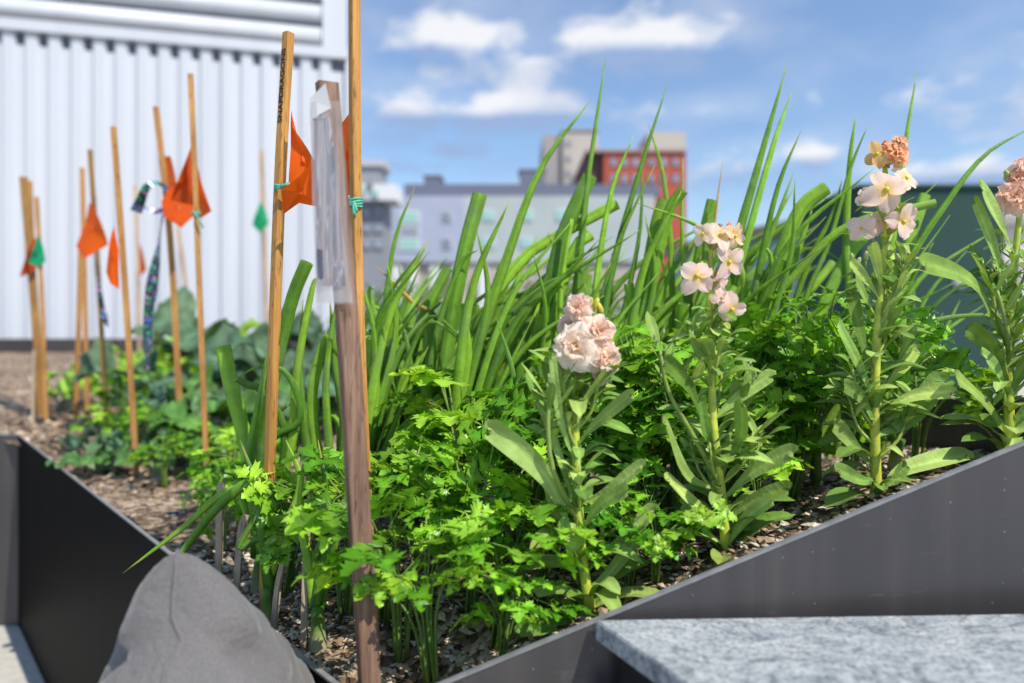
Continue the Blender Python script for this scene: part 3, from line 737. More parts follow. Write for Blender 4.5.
tp = MB(); i = [tp.vert(P(*q)) for q in ((309.5, 99, dm-.024), (325.5, 83, dm-.020), (331, 108, dm-.0165), (311.5, 119, dm-.024))]; tp.face(*i)
tp.build('paper_flap', plain('pale_paper', (.42, .43, .46), .5), sv, smooth=False)
bc = MB(); i = [bc.vert(P(*q)) for q in ((316.6, 249, dm-.0242), (322.5, 250, dm-.0230), (323.5, 278, dm-.0228), (318, 277, dm-.0240))]; bc.face(*i)
bc.build('print_block', plain('print_block', (.07, .07, .11), .5, nscale=900, namp=.8), sv, smooth=False)

# flags on the two near stakes
OG = 'orange flags tied to the stakes'
flag([(291.5, 110, .006), (293, 128, .0), (312, 160, -.01), (320, 185, .0), (308, 196, .012), (289, 186, .008)], d2+.012, 'orange flag flaring right from the lettered golden stake', OG, warp=.03)
flag([(318, 156, -.012), (300, 176, -.02), (281, 190, -.014), (282.5, 215, .0), (299, 203, .006), (325, 208, .004)], d2-.03, 'orange flag folded low in front of the lettered golden stake', OG, warp=.03)
flag([(353, 108, -.004), (341, 124, .010), (338, 165, .004), (341, 193, -.006), (353, 195, -.002)], d3+.012, 'orange flag half hidden between the sleeved stake and the tall thin stake', OG, warp=.02)

# thin stakes at the left
TS = None
def thin(pts, wp, d, lab, mat='bamboo', name='bamboo_cane', dtop=0.0, tf=1.0, grp=None):
    b0 = pts[0]; f = foot(b0[0], d)
    x = (b0[0]-CX)/F*d
    pts = [(b0[0], max(b0[1], f))]+list(pts[1:])
    return stake(name, pts, wp*(.78 if name == 'bamboo_cane' else .85), d, d+dtop, M[mat], lab, 'cane' if name == 'bamboo_cane' else 'stake', grp, tf=tf, yaw=rnd.uniform(-.3, .5))
thin([(43, 415), (34, 300), (23.5, 177)], 8.2, 2.75, 'broad brown stake with a flat top, leftmost in the bed', 'wood_dark', 'wooden_stake', tf=.5)
thin([(38, 418), (34, 290), (30, 181)], 4.2, 2.85, 'slim pale cane hidden close behind the leftmost broad stake', 'bamboo')
thin([(47, 422), (42, 300), (36.5, 197)], 4.6, 2.60, 'slim cane with the green flag just right of the leftmost broad stake', 'bamboo')
thin([(88, 410), (85, 300), (82, 168)], 4.8, 2.7, 'cane behind the large orange flag, second shortest of its pair', 'bamboo')
thin([(75, 414), (79, 320), (81, 240)], 4.6, 2.62, 'cane leaning left and crossing its neighbour under the large orange flag', 'bamboo')
thin([(108, 436), (98, 270), (90, 150)], 4.8, 2.35, 'dark cane rising above the large orange flag', 'wood_dark')
thin([(138, 492), (126, 300), (113.5, 127)], 6.0, 1.72, 'cane with a narrow orange flag and a green tie, nearest the rim at left', 'bamboo')
thin([(140, 350), (138, 280), (135.5, 185)], 4.0, 4.2, 'pale blurred cane behind the shiny ribbon', 'bamboo_pale')
c7, c7p = thin([(183, 400), (171, 250), (156, 107)], 6.2, 2.0, 'cane that carries the shiny holographic ribbon', 'bamboo')
c8, c8p = thin([(208, 482), (198, 250), (190.5, 74)], 6.4, 1.62, 'tall cane with the big orange flag and a teal tie', 'bamboo')
thin([(193, 352), (186, 290), (178, 228)], 4.2, 4.0, 'pale blurred cane leaning behind the ribbon cane', 'bamboo_pale')
thin([(268, 340), (265, 260), (261.5, 150)], 4.4, 4.6, 'pale blurred cane with the right green flag, before the white wall', 'bamboo_pale')
thin([(33, 440), (33, 400), (34, 350)], 3.2, 2.5, 'short weathered grey stick at the foot of the leftmost stakes', 'straw', 'grey_stick')
tie(c8, P(195.8, 213, 1.615), .0095, ((.022, -.035),), 2); 
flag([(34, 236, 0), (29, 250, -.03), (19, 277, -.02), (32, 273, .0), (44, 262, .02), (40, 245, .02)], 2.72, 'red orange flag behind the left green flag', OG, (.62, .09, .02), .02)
flag([(37, 234, 0), (30, 250, -.02), (25.5, 263, -.01), (35, 267, .0), (43, 262, .02), (41, 248, .02)], 2.56, 'small green flag on the slim cane at far left', 'green flags', (.012, .40, .19), .02)
flag([(90, 203, .01), (94, 204, 0), (99, 222, -.03), (106.5, 245, -.02), (84, 259, .0), (75.5, 246, .02), (85, 222, .02)], 2.3, 'large orange flag draped between two left canes', OG, warp=.02)
flag([(114, 226, 0), (109, 240, -.02), (106.5, 272, .01), (110, 284, .0), (120, 289, .02), (119, 250, .0)], 1.70, 'narrow orange flag hanging on the cane nearest the left rim', OG, warp=.02)
flag([(139, 243, 0), (143, 252, -.02), (147, 270, -.02), (141, 276, .02)], 4.15, 'small blurred orange flag near the white wall', OG, warp=.01)
flag([(162, 156, .02), (169, 156, .0), (177, 184, -.02), (186, 200, -.03), (171, 206, .0), (160, 182, .03)], 2.02, 'orange flag behind the ribbon cane, upper of its two', OG, warp=.02)
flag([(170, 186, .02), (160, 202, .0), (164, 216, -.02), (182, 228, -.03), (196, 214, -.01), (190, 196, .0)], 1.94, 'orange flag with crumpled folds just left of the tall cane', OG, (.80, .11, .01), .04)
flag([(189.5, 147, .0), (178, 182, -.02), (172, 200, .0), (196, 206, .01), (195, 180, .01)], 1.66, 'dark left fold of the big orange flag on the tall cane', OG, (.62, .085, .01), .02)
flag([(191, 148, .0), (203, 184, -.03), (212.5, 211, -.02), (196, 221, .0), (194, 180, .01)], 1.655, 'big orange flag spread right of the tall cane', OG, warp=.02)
flag([(261.5, 201, 0), (256, 214, -.02), (253, 225, .0), (261, 233, .0), (269.5, 224, .0), (267, 213, .02)], 4.55, 'green diamond flag on the pale cane before the white wall', 'green flags', (.015, .42, .20), .01)

# holographic ribbon: loop and hanging tail
hr = empty('holographic_ribbon', P(163, 215, 1.95), 'shiny holographic ribbon looped and hanging from a left cane', 'ribbon')
def strip(pts, wid, d, name, parent=hr):
    mb = MB(); ps = spline([P(x, y, d+o_) for x, y, o_ in pts], 26); n = len(ps); prev = None
    for i, p in enumerate(ps):
        t = (ps[min(i+1, n-1)]-ps[max(i-1, 0)]).normalized(); u = i/(n-1); tw = .9*math.sin(u*7+.6)
        a = V((0, 1, 0)).cross(t).normalized()*math.cos(tw)+V((0, 1, 0))*math.sin(tw); k = u*(len(wid)-1); j = min(int(k), len(wid)-2); w_ = (wid[j]+(wid[j+1]-wid[j])*(k-j))/F*d/2
        e = (mb.vert(p-a*w_), mb.vert(p+a*w_))
        if prev: mb.face(prev[0], prev[1], e[1], e[0])
        prev = e
    return mb.build(name, M['holo'], parent)
strip([(163, 214, 0), (158, 250, -.02), (150, 300, .0), (147, 345, .0), (149, 385, .0)], [4, 8, 11, 11, 10, 8, 5, .5], 1.95, 'tail')
strip([(136, 212, 0), (141, 200, .0), (147, 187, -.02), (157, 183, .0), (168, 190, .02), (172, 201, .03), (158, 212, .02), (145, 207, .01)], [11, 10, 7, 4, 6, 8, 5, 4], 1.97, 'loop')
hr2 = empty('holographic_ribbon', P(100, 280, 2.3), 'narrow dark ribbon hanging from the dark left cane, ending in a pink glint', 'ribbon')
strip([(97, 250, 0), (99, 285, -.02), (103, 312, .0), (108, 327, .0)], [3, 4, 5, 6, 7], 2.28, 'tail', hr2)

# dry stalks in the soil
for (pts, d, lab) in (([(302, 640), (305, 590), (308, 505)], .80, 'dry pale stalk standing left of the sleeved stake'), ([(233, 575), (240, 540), (246, 515)], .96, 'short dry stalk leaning by the lettered stake'),
                      ([(218, 545), (220, 510), (222, 482)], 1.02, 'dry split stalk standing left of the lettered stake'), ([(270, 625), (277, 595), (284, 560)], .86, 'grey dry stalk leaning beside the lettered stake foot')):
    root, _ = stake('dry_stalk', [(pts[0][0], max(pts[0][1], foot(pts[0][0], d)))]+pts[1:], 6.5, d, d+.01, M['straw'], lab, 'dry stalk', tf=.7, yaw=rnd.uniform(-.6, .6))

# ------------------------------------------------------------------ onions
ON0, ON1, ON_TIP, ON_PALE = (.055, .18, .018), (.31, .57, .05), (.30, .52, .06), (.42, .50, .24)
def onion_leaf(mb, pts, r, cut=False, colr=None, g=rnd, dry=False, n=18, pale=.0):
    ps = spline(pts, n); c0 = jit(colr or mixc(ON0, ON1, g.random()), .15, g); rad = []; cols = []
    for i in range(n):
        t = i/(n-1)
        rr = r*(.8+.2*min(1, t*4)) if cut else r*max(.05, (1-t**2.2)**.8)*(.75+.25*min(1, t*4))
        rad.append(max(rr, .0004))
        c = mixc(mixc(ON_PALE, c0, min(1, t*3.0/pale)) if pale > 0 else c0, mixc(c0, ON_TIP, .4), t)
        if dry: c = mixc(c0, (.55, .33, .08), min(1, max(0, (t-.45)*5)))
        elif not cut and t > .93 and g.random() < .4: c = mixc(c, (.5, .4, .1), .5)
        cols.append(c)
    mb.tube(ps, rad, cols, n=16, vary=[g.uniform(.74, 1.24) for _ in range(16)], flat=.72, cap1=not cut, hollow=r*1.2 if cut else 0, hcol=(.26, .42, .12))
OG2 = 'green onions crowding the middle of the bed'
def onion_plant(base, leaves, label, group=None, seed=1, sr=.008):
    """leaves: (points, radius, cut, dry)"""
    g = random.Random(seed); root = empty('onion_plant', base, label, 'onion plant', group); base = V(base)
    mb = MB()
    top = base+V((g.uniform(-.01, .01), g.uniform(-.01, .01), .05))
    mb.tube(spline([base-V((0, 0, .01)), base+V((0, 0, .02)), top], 6), [sr*1.25, sr*1.3, sr*1.1, sr, sr*.95, sr*.9], [(.5, .42, .30), (.52, .50, .32), (.42, .50, .22), (.26, .40, .10), (.14, .28, .05), (.09, .22, .035)], n=9)
    mb.build('stem', M['onion'], root)
    mb = MB()
    for (pts, r, cut, dry) in leaves: onion_leaf(mb, pts, r, cut, None, g, dry)
    mb.build('foliage', M['onion'], root)
    return root
def hero(bx, d, strokes, label, seed, dj=.05):
    d = d*.93 if d > 1 else d
    x = (bx-CX)/F*d; base = V((x, d, soil_z(x, d))); g = random.Random(seed); lv = []
    for st in strokes:
        pts, wpx = st[0], st[1]; cut = 'c' in st[2] if len(st) > 2 else False; dry = 'd' in st[2] if len(st) > 2 else False
        dd = g.uniform(-dj, dj); n = len(pts); ps = [P(px, py, d+dd*(i+1)/n) for i, (px, py) in enumerate(pts)]
        if (ps[0]-base).length > .03 and not (len(st) > 2 and 'f' in st[2]): ps = [base+V((g.uniform(-.006, .006), g.uniform(-.006, .006), .045))]+ps
        lv.append((ps, wpx*.88/F*d/2, cut, dry))
    return onion_plant(base, lv, label, None, seed)
hero(447, 1.18, [([(440, 470), (470, 370), (503, 270), (540, 170), (590, 101)], 15), ([(432, 470), (450, 330), (465, 250), (480, 194)], 17, 'c'), ([(455, 440), (480, 330), (520, 262), (565, 232), (617, 204)], 13, 'c'),
                 ([(425, 440), (428, 380), (440, 320), (462, 262), (478, 250)], 10), ([(435, 430), (448, 345), (470, 290)], 9), ([(470, 420), (500, 330), (545, 285), (575, 275)], 9)],
     'onion plant with a thick cut leaf standing against the apartment block', 21)
hero(553, 1.16, [([(530, 430), (545, 320), (562, 240), (590, 176)], 18, 'c'), ([(560, 400), (575, 300), (588, 180), (606, 57)], 12), ([(590, 390), (612, 270), (640, 170), (668, 83)], 10), ([(585, 380), (598, 270), (612, 190), (634, 135)], 9),
                 ([(565, 400), (560, 300), (572, 220), (566, 262)], 8), ([(540, 420), (552, 320), (575, 250), (590, 235)], 14, 'c'), ([(520, 400), (528, 320), (555, 260), (548, 232)], 11)],
     'tall onion plant with the highest leaf, left of the red brick building', 22)
hero(640, 1.2, [([(668, 400), (672, 280), (664, 180), (648, 123)], 9), ([(625, 400), (650, 290), (668, 215), (683, 190)], 13, 'c'), ([(600, 420), (622, 320), (640, 230), (642, 150)], 8), ([(650, 380), (645, 300), (655, 230), (664, 200)], 14, 'c'),
                ([(610, 400), (600, 320), (620, 240), (655, 165)], 9), ([(690, 380), (686, 300), (682, 230), (683, 158)], 8), ([(660, 380), (690, 300), (700, 250), (712, 200)], 12, 'c')],
     'onion plant with slender leaves in front of the red brick building', 23)
hero(722, 1.14, [([(715, 370), (730, 270), (757, 170), (787, 65)], 15), ([(733, 290), (755, 210), (775, 140), (792, 92)], 9, 'f'), ([(740, 380), (755, 290), (777, 190), (801, 131)], 10), ([(712, 300), (714, 230), (723, 160)], 5, 'd'),
                 ([(700, 360), (706, 260), (710, 214)], 11, 'c'), ([(745, 370), (760, 270), (782, 205), (794, 172)], 8), ([(745, 360), (770, 300), (768, 250), (740, 272)], 8), ([(745, 300), (724, 246), (690, 222), (637, 203)], 8)],
     'onion plant with a forked tall leaf beside the second flower', 24)
hero(785, 1.16, [([(752, 330), (775, 270), (800, 210), (826, 188)], 16, 'c'), ([(790, 330), (810, 260), (832, 215), (842, 180)], 8), ([(800, 320), (830, 240), (850, 170), (868, 125)], 7), ([(845, 330), (846, 240), (850, 160), (856, 115)], 10),
                 ([(760, 330), (800, 270), (850, 225), (935, 203)], 9, 'c'), ([(815, 330), (840, 270), (860, 240), (880, 225)], 14, 'c'), ([(780, 340), (790, 280), (805, 230), (812, 210)], 10), ([(850, 330), (880, 260), (905, 215), (938, 182)], 7)],
     'onion plant with a broad cut leaf left of the third flower', 25)
hero(895, 1.1, [([(880, 360), (905, 270), (945, 205), (985, 155), (1032, 127)], 10), ([(885, 380), (893, 240), (906, 140), (917, 72)], 9), ([(885, 350), (915, 285), (950, 258), (1010, 222)], 8), ([(890, 345), (930, 322), (980, 315), (1030, 318)], 8),
                ([(900, 330), (905, 260), (925, 195)], 13, 'c'), ([(880, 340), (905, 280), (950, 215)], 6)],
     'onion plant with a long arching leaf before the dark green enclosure', 26)
hero(258, 1.08, [([(258, 500), (243, 430), (232, 390), (223, 346)], 18, 'c'), ([(262, 440), (275, 370), (292, 300), (307, 262)], 15, 'c'), ([(290, 450), (297, 370), (312, 290), (318, 277)], 12), ([(285, 440), (262, 392), (248, 385), (236, 378)], 9, 'c'),
                 ([(265, 450), (300, 420), (288, 375), (262, 366), (236, 378)], 9), ([(250, 470), (256, 420), (272, 330)], 14), ([(240, 480), (262, 430), (295, 400)], 9)],
     'onion plant with a dark broken stump leaf around the lettered stake', 27)
hero(330, 1.12, [([(330, 470), (326, 380), (338, 290)], 12), ([(345, 440), (335, 360), (330, 300)], 14), ([(320, 470), (312, 400), (322, 350), (330, 335)], 12, 'c'), ([(340, 430), (320, 420), (300, 430), (296, 470)], 8), ([(310, 470), (300, 380), (303, 300)], 12), ([(350, 420), (360, 380), (352, 310)], 10)],
     'onion plant behind the sleeved stake with upright leaves', 28)
hero(268, .88, [([(272, 500), (230, 490), (180, 530), (123, 573)], 11), ([(255, 490), (225, 500), (185, 548), (163, 580)], 13), ([(262, 540), (240, 545), (282, 478)], 12), ([(290, 520), (300, 480), (286, 440)], 12), ([(275, 560), (262, 500), (240, 440)], 13)],
     'onion plant whose long leaf hangs over the left rim', 29, .03)
hero(318, .80, [([(322, 570), (330, 520), (318, 440)], 15), ([(310, 570), (300, 510), (305, 450)], 13), ([(330, 560), (345, 500), (350, 440)], 12), ([(315, 560), (340, 520), (385, 500)], 9)],
     'onion plant with a pale stem base just left of the sleeved stake', 30, .03)
hero(395, 1.25, [([(375, 400), (382, 330), (395, 240), (415, 187)], 8), ([(440, 360), (410, 330), (385, 312), (362, 300)], 9), ([(440, 340), (410, 300), (377, 267)], 7, 'd'), ([(395, 420), (385, 350), (369, 292), (378, 290)], 10), ([(410, 430), (396, 350), (372, 320)], 11, 'c'),
                 ([(400, 420), (418, 330), (448, 268)], 13, 'c'), ([(390, 430), (392, 380), (400, 330), (385, 300)], 11), ([(415, 420), (440, 350), (470, 300)], 12)],
     'onion plant with thin tips right beside the tall thin stake', 31)
# random fill of the clump: a few kinds, repeated
def onion_kind(seed):
    g = random.Random(seed); lv = []
    for k in range(g.randint(7, 10)):
        ln = g.uniform(.26, .52); lean = g.gauss(.30, .17); leany = g.gauss(0, .12); cut = g.random() < .40
        if cut: ln *= .75
        bend = g.gauss(.02, .035)
        p = [V((0, 0, .03)), V((lean*ln*.25, leany*ln*.25, ln*.4)), V((lean*ln*.65, leany*ln*.6, ln*.74)), V((lean*ln+bend, leany*ln, ln*(1-abs(bend)*.8)))]
        if g.random() < .09:
            p = p[:3]+[p[2]+V((.06+g.random()*.05, g.uniform(-.03, .03), -.02-.06*g.random()))]
        lv.append((p, g.uniform(.0048, .0092)*(1 if not cut else 1.15), cut, g.random() < .05))
    return onion_plant((0, 0, 0), lv, 'green onion plant in the dense clump behind the parsley', OG2, seed, .0085)
kinds = [onion_kind(100+i) for i in range(7)]; used = set()
g = random.Random(5); spots = []
for k in range(64):
    for _ in range(60):
        px = g.uniform(345, 905); d = g.uniform(.98, 1.6); x = (px-CX)/F*d
        if px > 730 and d < 1.18: continue
        if not inside(x, d, poly) or closest(x, d, poly)[0] < .05: continue
        if all((x-a)**2+(d-b_)**2 > .042**2 for a, b_ in spots): break
    else: continue
    spots.append((x, d))
    i = g.randrange(len(kinds)); o = kinds[i] if i not in used else copy_tree(kinds[i]); used.add(i)
    hs = g.uniform(.78, 1.08)*(1.0 if px < 730 else .74)
    o.location = (x, d, soil_z(x, d)); o.rotation_euler = (0, 0, g.uniform(-.5, .5)); o.scale = (hs, hs, hs)
for i, k in enumerate(kinds):
    if i not in used:
        for ch in list(k.children): bpy.data.objects.remove(ch)
        bpy.data.objects.remove(k)

# ------------------------------------------------------------------ parsley
PC0, PC1 = (.095, .29, .014), (.35, .64, .05)
HALF = [(.0, .012), (.15, .022), (.27, .08), (.20, .25), (.31, .21), (.29, .40), (.40, .32), (.44, .54), (.51, .40), (.62, .49), (.59, .30), (.55, .09), (.66, .14), (.66, .30), (.75, .20), (.84, .31), (.85, .15), (.97, .14), (1.06, .0)]
def leaflet(mb, base, d, nrm, Ls, c, g, wid=1.0, droop=.25, fold=.28):
    d = d.normalized(); nrm = (nrm-d*nrm.dot(d)).normalized(); s = d.cross(nrm); ph = g.uniform(0, 6.28)
    def pt(x, y):
        z = fold*abs(y)-droop*x*x+.06*math.sin(9*x+ph+y*6)
        return base+(d*x+s*y*wid+nrm*z)*Ls
    mid, mxx = [], 0
    for x, _ in HALF:
        mxx = max(x, mxx+.006); mid.append(mb.vert(pt(mxx, 0), tuple(q*1.35 for q in c)))
    for sg in (1, -1):
        ed = [mb.vert(pt(x*(1+g.uniform(-.03, .03)), sg*y*g.uniform(.88, 1.12)), c) for x, y in HALF[:-1]]+[mid[-1]]
        for i in range(len(HALF)-1):
            a, b_, e, f = mid[i], mid[i+1], ed[i+1], ed[i]
            q = (a, b_, e, f) if sg > 0 else (f, e, b_, a)
            q = tuple(dict.fromkeys(q))
            if len(q) >= 3: mb.face(*q)
def ternate(mb, base, d, nrm, Ls, c, g):
    d = d.normalized(); nrm = (nrm-d*nrm.dot(d)).normalized(); s = d.cross(nrm)
    leaflet(mb, base, d, nrm, Ls, jit(c, .1, g), g, g.uniform(.85, 1.1), g.uniform(.1, .4), g.uniform(.1, .35))
    for sg in (1, -1):
        leaflet(mb, base-d*Ls*.02, (d*.55+s*sg*.85+nrm*g.uniform(-.15, .15)), nrm+s*sg*g.uniform(-.2, .4), Ls*g.uniform(.72, .9), jit(c, .1, g), g, g.uniform(.8, 1.0), g.uniform(.1, .4), g.uniform(.1, .35))
def parsley_kind(seed, hgt, nst, Ls, spread, label, group, base=(0, 0, 0)):
    g = random.Random(seed); base = V(base)
    root = empty('parsley_plant', base, label, 'parsley', group)
    ms_, mf = MB(), MB()
    for k in range(nst):
        az_ = g.uniform(0, 6.28); out_ = spread*g.uniform(.25, 1.0); ln = hgt*g.uniform(.60, 1.08)
        h = V((math.cos(az_), math.sin(az_), 0)); tip = base+h*out_*ln*.9+V((0, 0, ln*(1-.25*out_)))
        ps = spline([base+h*.006, base+h*out_*ln*.22+V((0, 0, ln*.5)), tip], 9)
        sc = jit(mixc((.10, .22, .03), (.20, .30, .06), g.random()), .1, g)
        ms_.tube(ps, [.0024-.0013*i/8 for i in range(9)], sc, n=6)
        t = (ps[-1]-ps[-2]).normalized(); c = jit(mixc(PC0, PC1, g.random()**1.2), .25, g)
        up = (V((g.gauss(0, .35), g.gauss(-.25, .35), 1))).normalized()
        fd = (h*(.7+g.random()*.5)+t*.35+V((g.gauss(0, .25), g.gauss(0, .25), g.gauss(-.1, .3)))).normalized()
        s = fd.cross(up).normalized(); br = ps[6]
        if g.random() < .05: c = mixc(c, (.34, .42, .05), g.uniform(.2, .5))
        ternate(mf, tip, fd, up, Ls*g.uniform(.75, 1.25), c, g)
        for sg in (1, -1):
            e = br+(s*sg*.9+fd*.5+V((0, 0, g.uniform(.05, .5)))).normalized()*Ls*g.uniform(.9, 1.5)
            ms_.tube([br, (br+e)/2+V((0, 0, .003)), e], [.0012, .001, .0009], sc, n=5)
            ternate(mf, e, (s*sg*.9+fd*.6+V((0, 0, g.gauss(0, .3)))).normalized(), (up+V((g.gauss(0, .35), g.gauss(0, .35), 0))).normalized(), Ls*g.uniform(.55, 1.0), jit(c, .2, g), g)
    ms_.build('stem', M['stem'], root); mf.build('foliage', M['parsley'], root)
    return root
PG = {'a': ('bright parsley plant around the foot of the sleeved stake', 'parsley around the sleeved stake'),
      'b': ('parsley plant in the thicket between the sleeved stake and the first flower', 'parsley left of the first flower'),
      'c': ('parsley plant filling the gap between the first and second flowers', 'parsley between the first two flowers'),
      'd': ('tall yellow green parsley plant between the second and third flowers', 'parsley left of the third flower'),
      'e': ('parsley plant tucked behind the last two flowers', 'parsley behind the last two flowers'),
      'f': ('small blurred parsley plant along the left rim', 'small parsley along the left rim'),
      'g': ('low parsley seedling at the front rim', 'low parsley along the front rim')}
pk = [parsley_kind(200+i, .24, 8+i % 3, .042+.004*(i % 3), .42+.14*(i % 2), 'x', None) for i in range(8)]; pused = set()
def put_parsley(zone, px, d, py_top, sc_leaf=1.0):
    x = (px-CX)/F*d; z = soil_z(x, d); h = CAM_H+(HZ-py_top)/F*d-z
    i = rnd.randrange(len(pk)); o = pk[i] if i not in pused else copy_tree(pk[i]); pused.add(i)
    k = h/.245; o.location = (x, d, z-.004); o.rotation_euler = (rnd.gauss(0, .06), rnd.gauss(0, .06), rnd.uniform(0, 6.28)); kk = max(.72, min(1.1, k**.5)); o.scale = (kk, kk, max(k, .42)) if k > .5 else (.55, .55, .5)
    o['label'], o['group'] = PG[zone]
for a in [('a', 285, .98, 440), ('a', 318, .92, 455), ('a', 345, .88, 425), ('a', 402, .78, 440), ('a', 432, .74, 505), 
          ('b', 470, .82, 430), ('b', 455, .94, 370), ('b', 520, .94, 385), ('b', 495, .76, 490), ('b', 540, .82, 450), ('b', 475, .98, 360),
          ('b', 385, .84, 430),
          ('c', 640, .94, 370), ('c', 658, .98, 310), ('c', 610, .96, 350), ('c', 680, .94, 330), ('c', 705, .97, 330), ('c', 628, .78, 540),
          ('d', 760, 1.0, 318), ('d', 788, .98, 305), ('d', 816, 1.0, 284), ('d', 850, 1.0, 280), ('d', 740, .99, 320),
          ('e', 915, 1.02, 345), 
          ('f', 200, 1.25, 480), ('f', 222, 1.15, 500), ('f', 240, 1.3, 430), ('f', 215, 1.5, 440), ('f', 165, 1.6, 440), ('f', 130, 2.0, 400), ('f', 105, 2.1, 405), ('f', 190, 1.8, 420), ('f', 150, 1.9, 400), ('f', 250, 1.55, 415), ('f', 120, 2.3, 372), ('f', 145, 2.5, 360), ('f', 215, 2.6, 355),
          ('g', 655, .77, 560), ('g', 758, .83, 515), ('g', 500, .71, 640), ]:
    put_parsley(*a)
for i, k in enumerate(pk):
    if i not in pused:
        for ch in list(k.children): bpy.data.objects.remove(ch)
        bpy.data.objects.remove(k)

# ------------------------------------------------------------------ stock flowers
SC0, SC1 = (.13, .25, .04), (.40, .54, .15)
def blade(mb, pts, wid, c, g, fold=.25, ncol=6, rows=17, nrm=None, prof=None, wave=.1, c_mid=None, rag=0.0):
    ps = spline(pts, rows); n = len(ps); grid = []
    ref = V(nrm) if nrm is not None else V((g.gauss(0, .3), -.75+g.gauss(0, .3), .8))
    ph = g.uniform(0, 6.28)
    for i, p in enumerate(ps):
        t = (ps[min(i+1, n-1)]-ps[max(i-1, 0)]).normalized(); nn = (ref-t*ref.dot(t))
        nn = nn.normalized() if nn.length > 1e-4 else t.orthogonal().normalized(); s = t.cross(nn); ref = nn; u = i/(n-1)
        w_ = wid*.5*(prof(u) if prof else ((.13+.87*math.sin(math.pi/2*u/.58)**1.2) if u < .58 else max(.0006, 1-((u-.58)/.42)**2)**.62))
        row = []; w0_ = w_
        for k in range(ncol+1):
            v_ = k/ncol*2-1
            if rag: w_ = w0_*(1+rag*mnoise.noise(V((u*9+ph, math.copysign(3, v_), ph)))+rag*.6*mnoise.noise(V((u*24, math.copysign(5, v_), ph))))
            z = fold*abs(v_)*w_+wave*w_*math.sin(u*9+ph+v_*2)*abs(v_)
            cc = c if abs(v_) > .2 else (c_mid or tuple(q*1.3 for q in c))
            row.append(mb.vert(p+s*v_*w_+nn*z, cc))
        grid.append(row)
    for i in range(n-1):
        for k in range(ncol): mb.face(grid[i][k], grid[i][k+1], grid[i+1][k+1], grid[i+1][k])
def petal(mb, base, d, nrm, ln, wd_, c0, c1, g, curl=.3, ruf=.12):
    d = d.normalized(); nrm = (nrm-d*nrm.dot(d)).normalized(); s = d.cross(nrm); R_, K = 6, 6; grid = []; ph = g.uniform(0, 6.28)
    for i in range(R_+1):
        t = i/R_; w_ = wd_*.5*(.28+.72*math.sin(math.pi*min(.86, .12+t*.74))**.9)*(1 if i < R_ else .82); row = []
        for k in range(K+1):
            v_ = k/K*2-1
            x = t*ln*(1-.12*v_*v_*t)*(1-(.06 if k == K//2 and i == R_ else 0)); z = -curl*ln*t*t+ruf*ln*t*math.sin(v_*4.2+ph)+ruf*.6*ln*t*math.sin(v_*9+ph*2)+.12*ln*v_*v_*t
            row.append(mb.vert(base+d*x+s*v_*w_+nrm*z, mixc(c0, c1, min(1, t*2.2)**.8)))
        grid.append(row)
    for i in range(R_):
        for k in range(K): mb.face(grid[i][k], grid[i][k+1], grid[i+1][k+1], grid[i+1][k])
CREAM, PINK, PEACH, YEL = (.95, .80, .70), (.94, .71, .67), (.94, .68, .48), (.88, .66, .22)
def double_flower(root, ctr, face, r, g, c_in, c_out, name='blossom'):
    mb = MB(); face = V(face).normalized(); a = face.orthogonal().normalized(); b_ = face.cross(a); ctr = V(ctr)
    for lay, (n, tilt, ln, off) in enumerate([(6, .05, 1.0, -.2), (6, .42, .92, -.05), (5, .80, .74, .05), (4, 1.10, .58, .12), (3, 1.35, .45, .16)]):
        for k in range(n):
            an = 2*math.pi*(k+.5*(lay % 2))/n+g.uniform(-.2, .2); tl = tilt+g.uniform(-.15, .15)
            h = a*math.cos(an)+b_*math.sin(an); d = h*math.cos(tl)+face*math.sin(tl); nn = face*math.cos(tl)-h*math.sin(tl)
            petal(mb, ctr+face*off*r*.8+h*r*.05, d, nn, r*ln*g.uniform(.9, 1.12), r*1.05*g.uniform(.85, 1.15), mixc(c_in, c_out, .25), jit(mixc(c_out, c_in, lay*.10), .05, g), g, g.uniform(.1, .55)*(1-.3*lay/4), .17)
    o = mb.build(name, M['petal'], root)
    return o
def single_flower(root, ctr, face, r, g, c_in, c_out, name='blossom', np_=4):
    mb = MB(); face = V(face).normalized(); a = face.orthogonal().normalized(); b_ = face.cross(a); ctr = V(ctr); r0 = g.uniform(0, 1.5)
    for k in range(np_):
        an = r0+2*math.pi*k/np_+g.uniform(-.2, .2); h = a*math.cos(an)+b_*math.sin(an); tl = g.uniform(-.35, .55)
        petal(mb, ctr+h*r*.07, h*math.cos(tl)+face*math.sin(tl), face*math.cos(tl)-h*math.sin(tl), r*g.uniform(.9, 1.08), r*.95*g.uniform(.85, 1.1), c_in, jit(c_out, .06, g), g, g.uniform(.1, .5), .09)
    o = mb.build(name, M['petal'], root)
    ce = MB(); ce.ball(ctr+face*r*.06, r*.13, (.62, .55, .06), 8, 6); ce.build('flower_center', M['stem'], o)
    return o
def calyx(root, ctr, to, r, name='calyx'):
    mb = MB(); ctr, to = V(ctr), V(to); d = (ctr-to)
    if d.length < 1e-4: return
    dn = d.normalized(); a = ctr-dn*min(d.length*.9, r*.75)
    mb.tube(spline([to, to.lerp(a, .6)+V((0, 0, -.002)), a, ctr], 7), [.0011, .0011, .0013, r*.14, r*.2, r*.2, r*.12], [(.2, .3, .08)]*3+[(.30, .28, .07)]*4, n=7)
    mb.build(name, M['stem'], root)
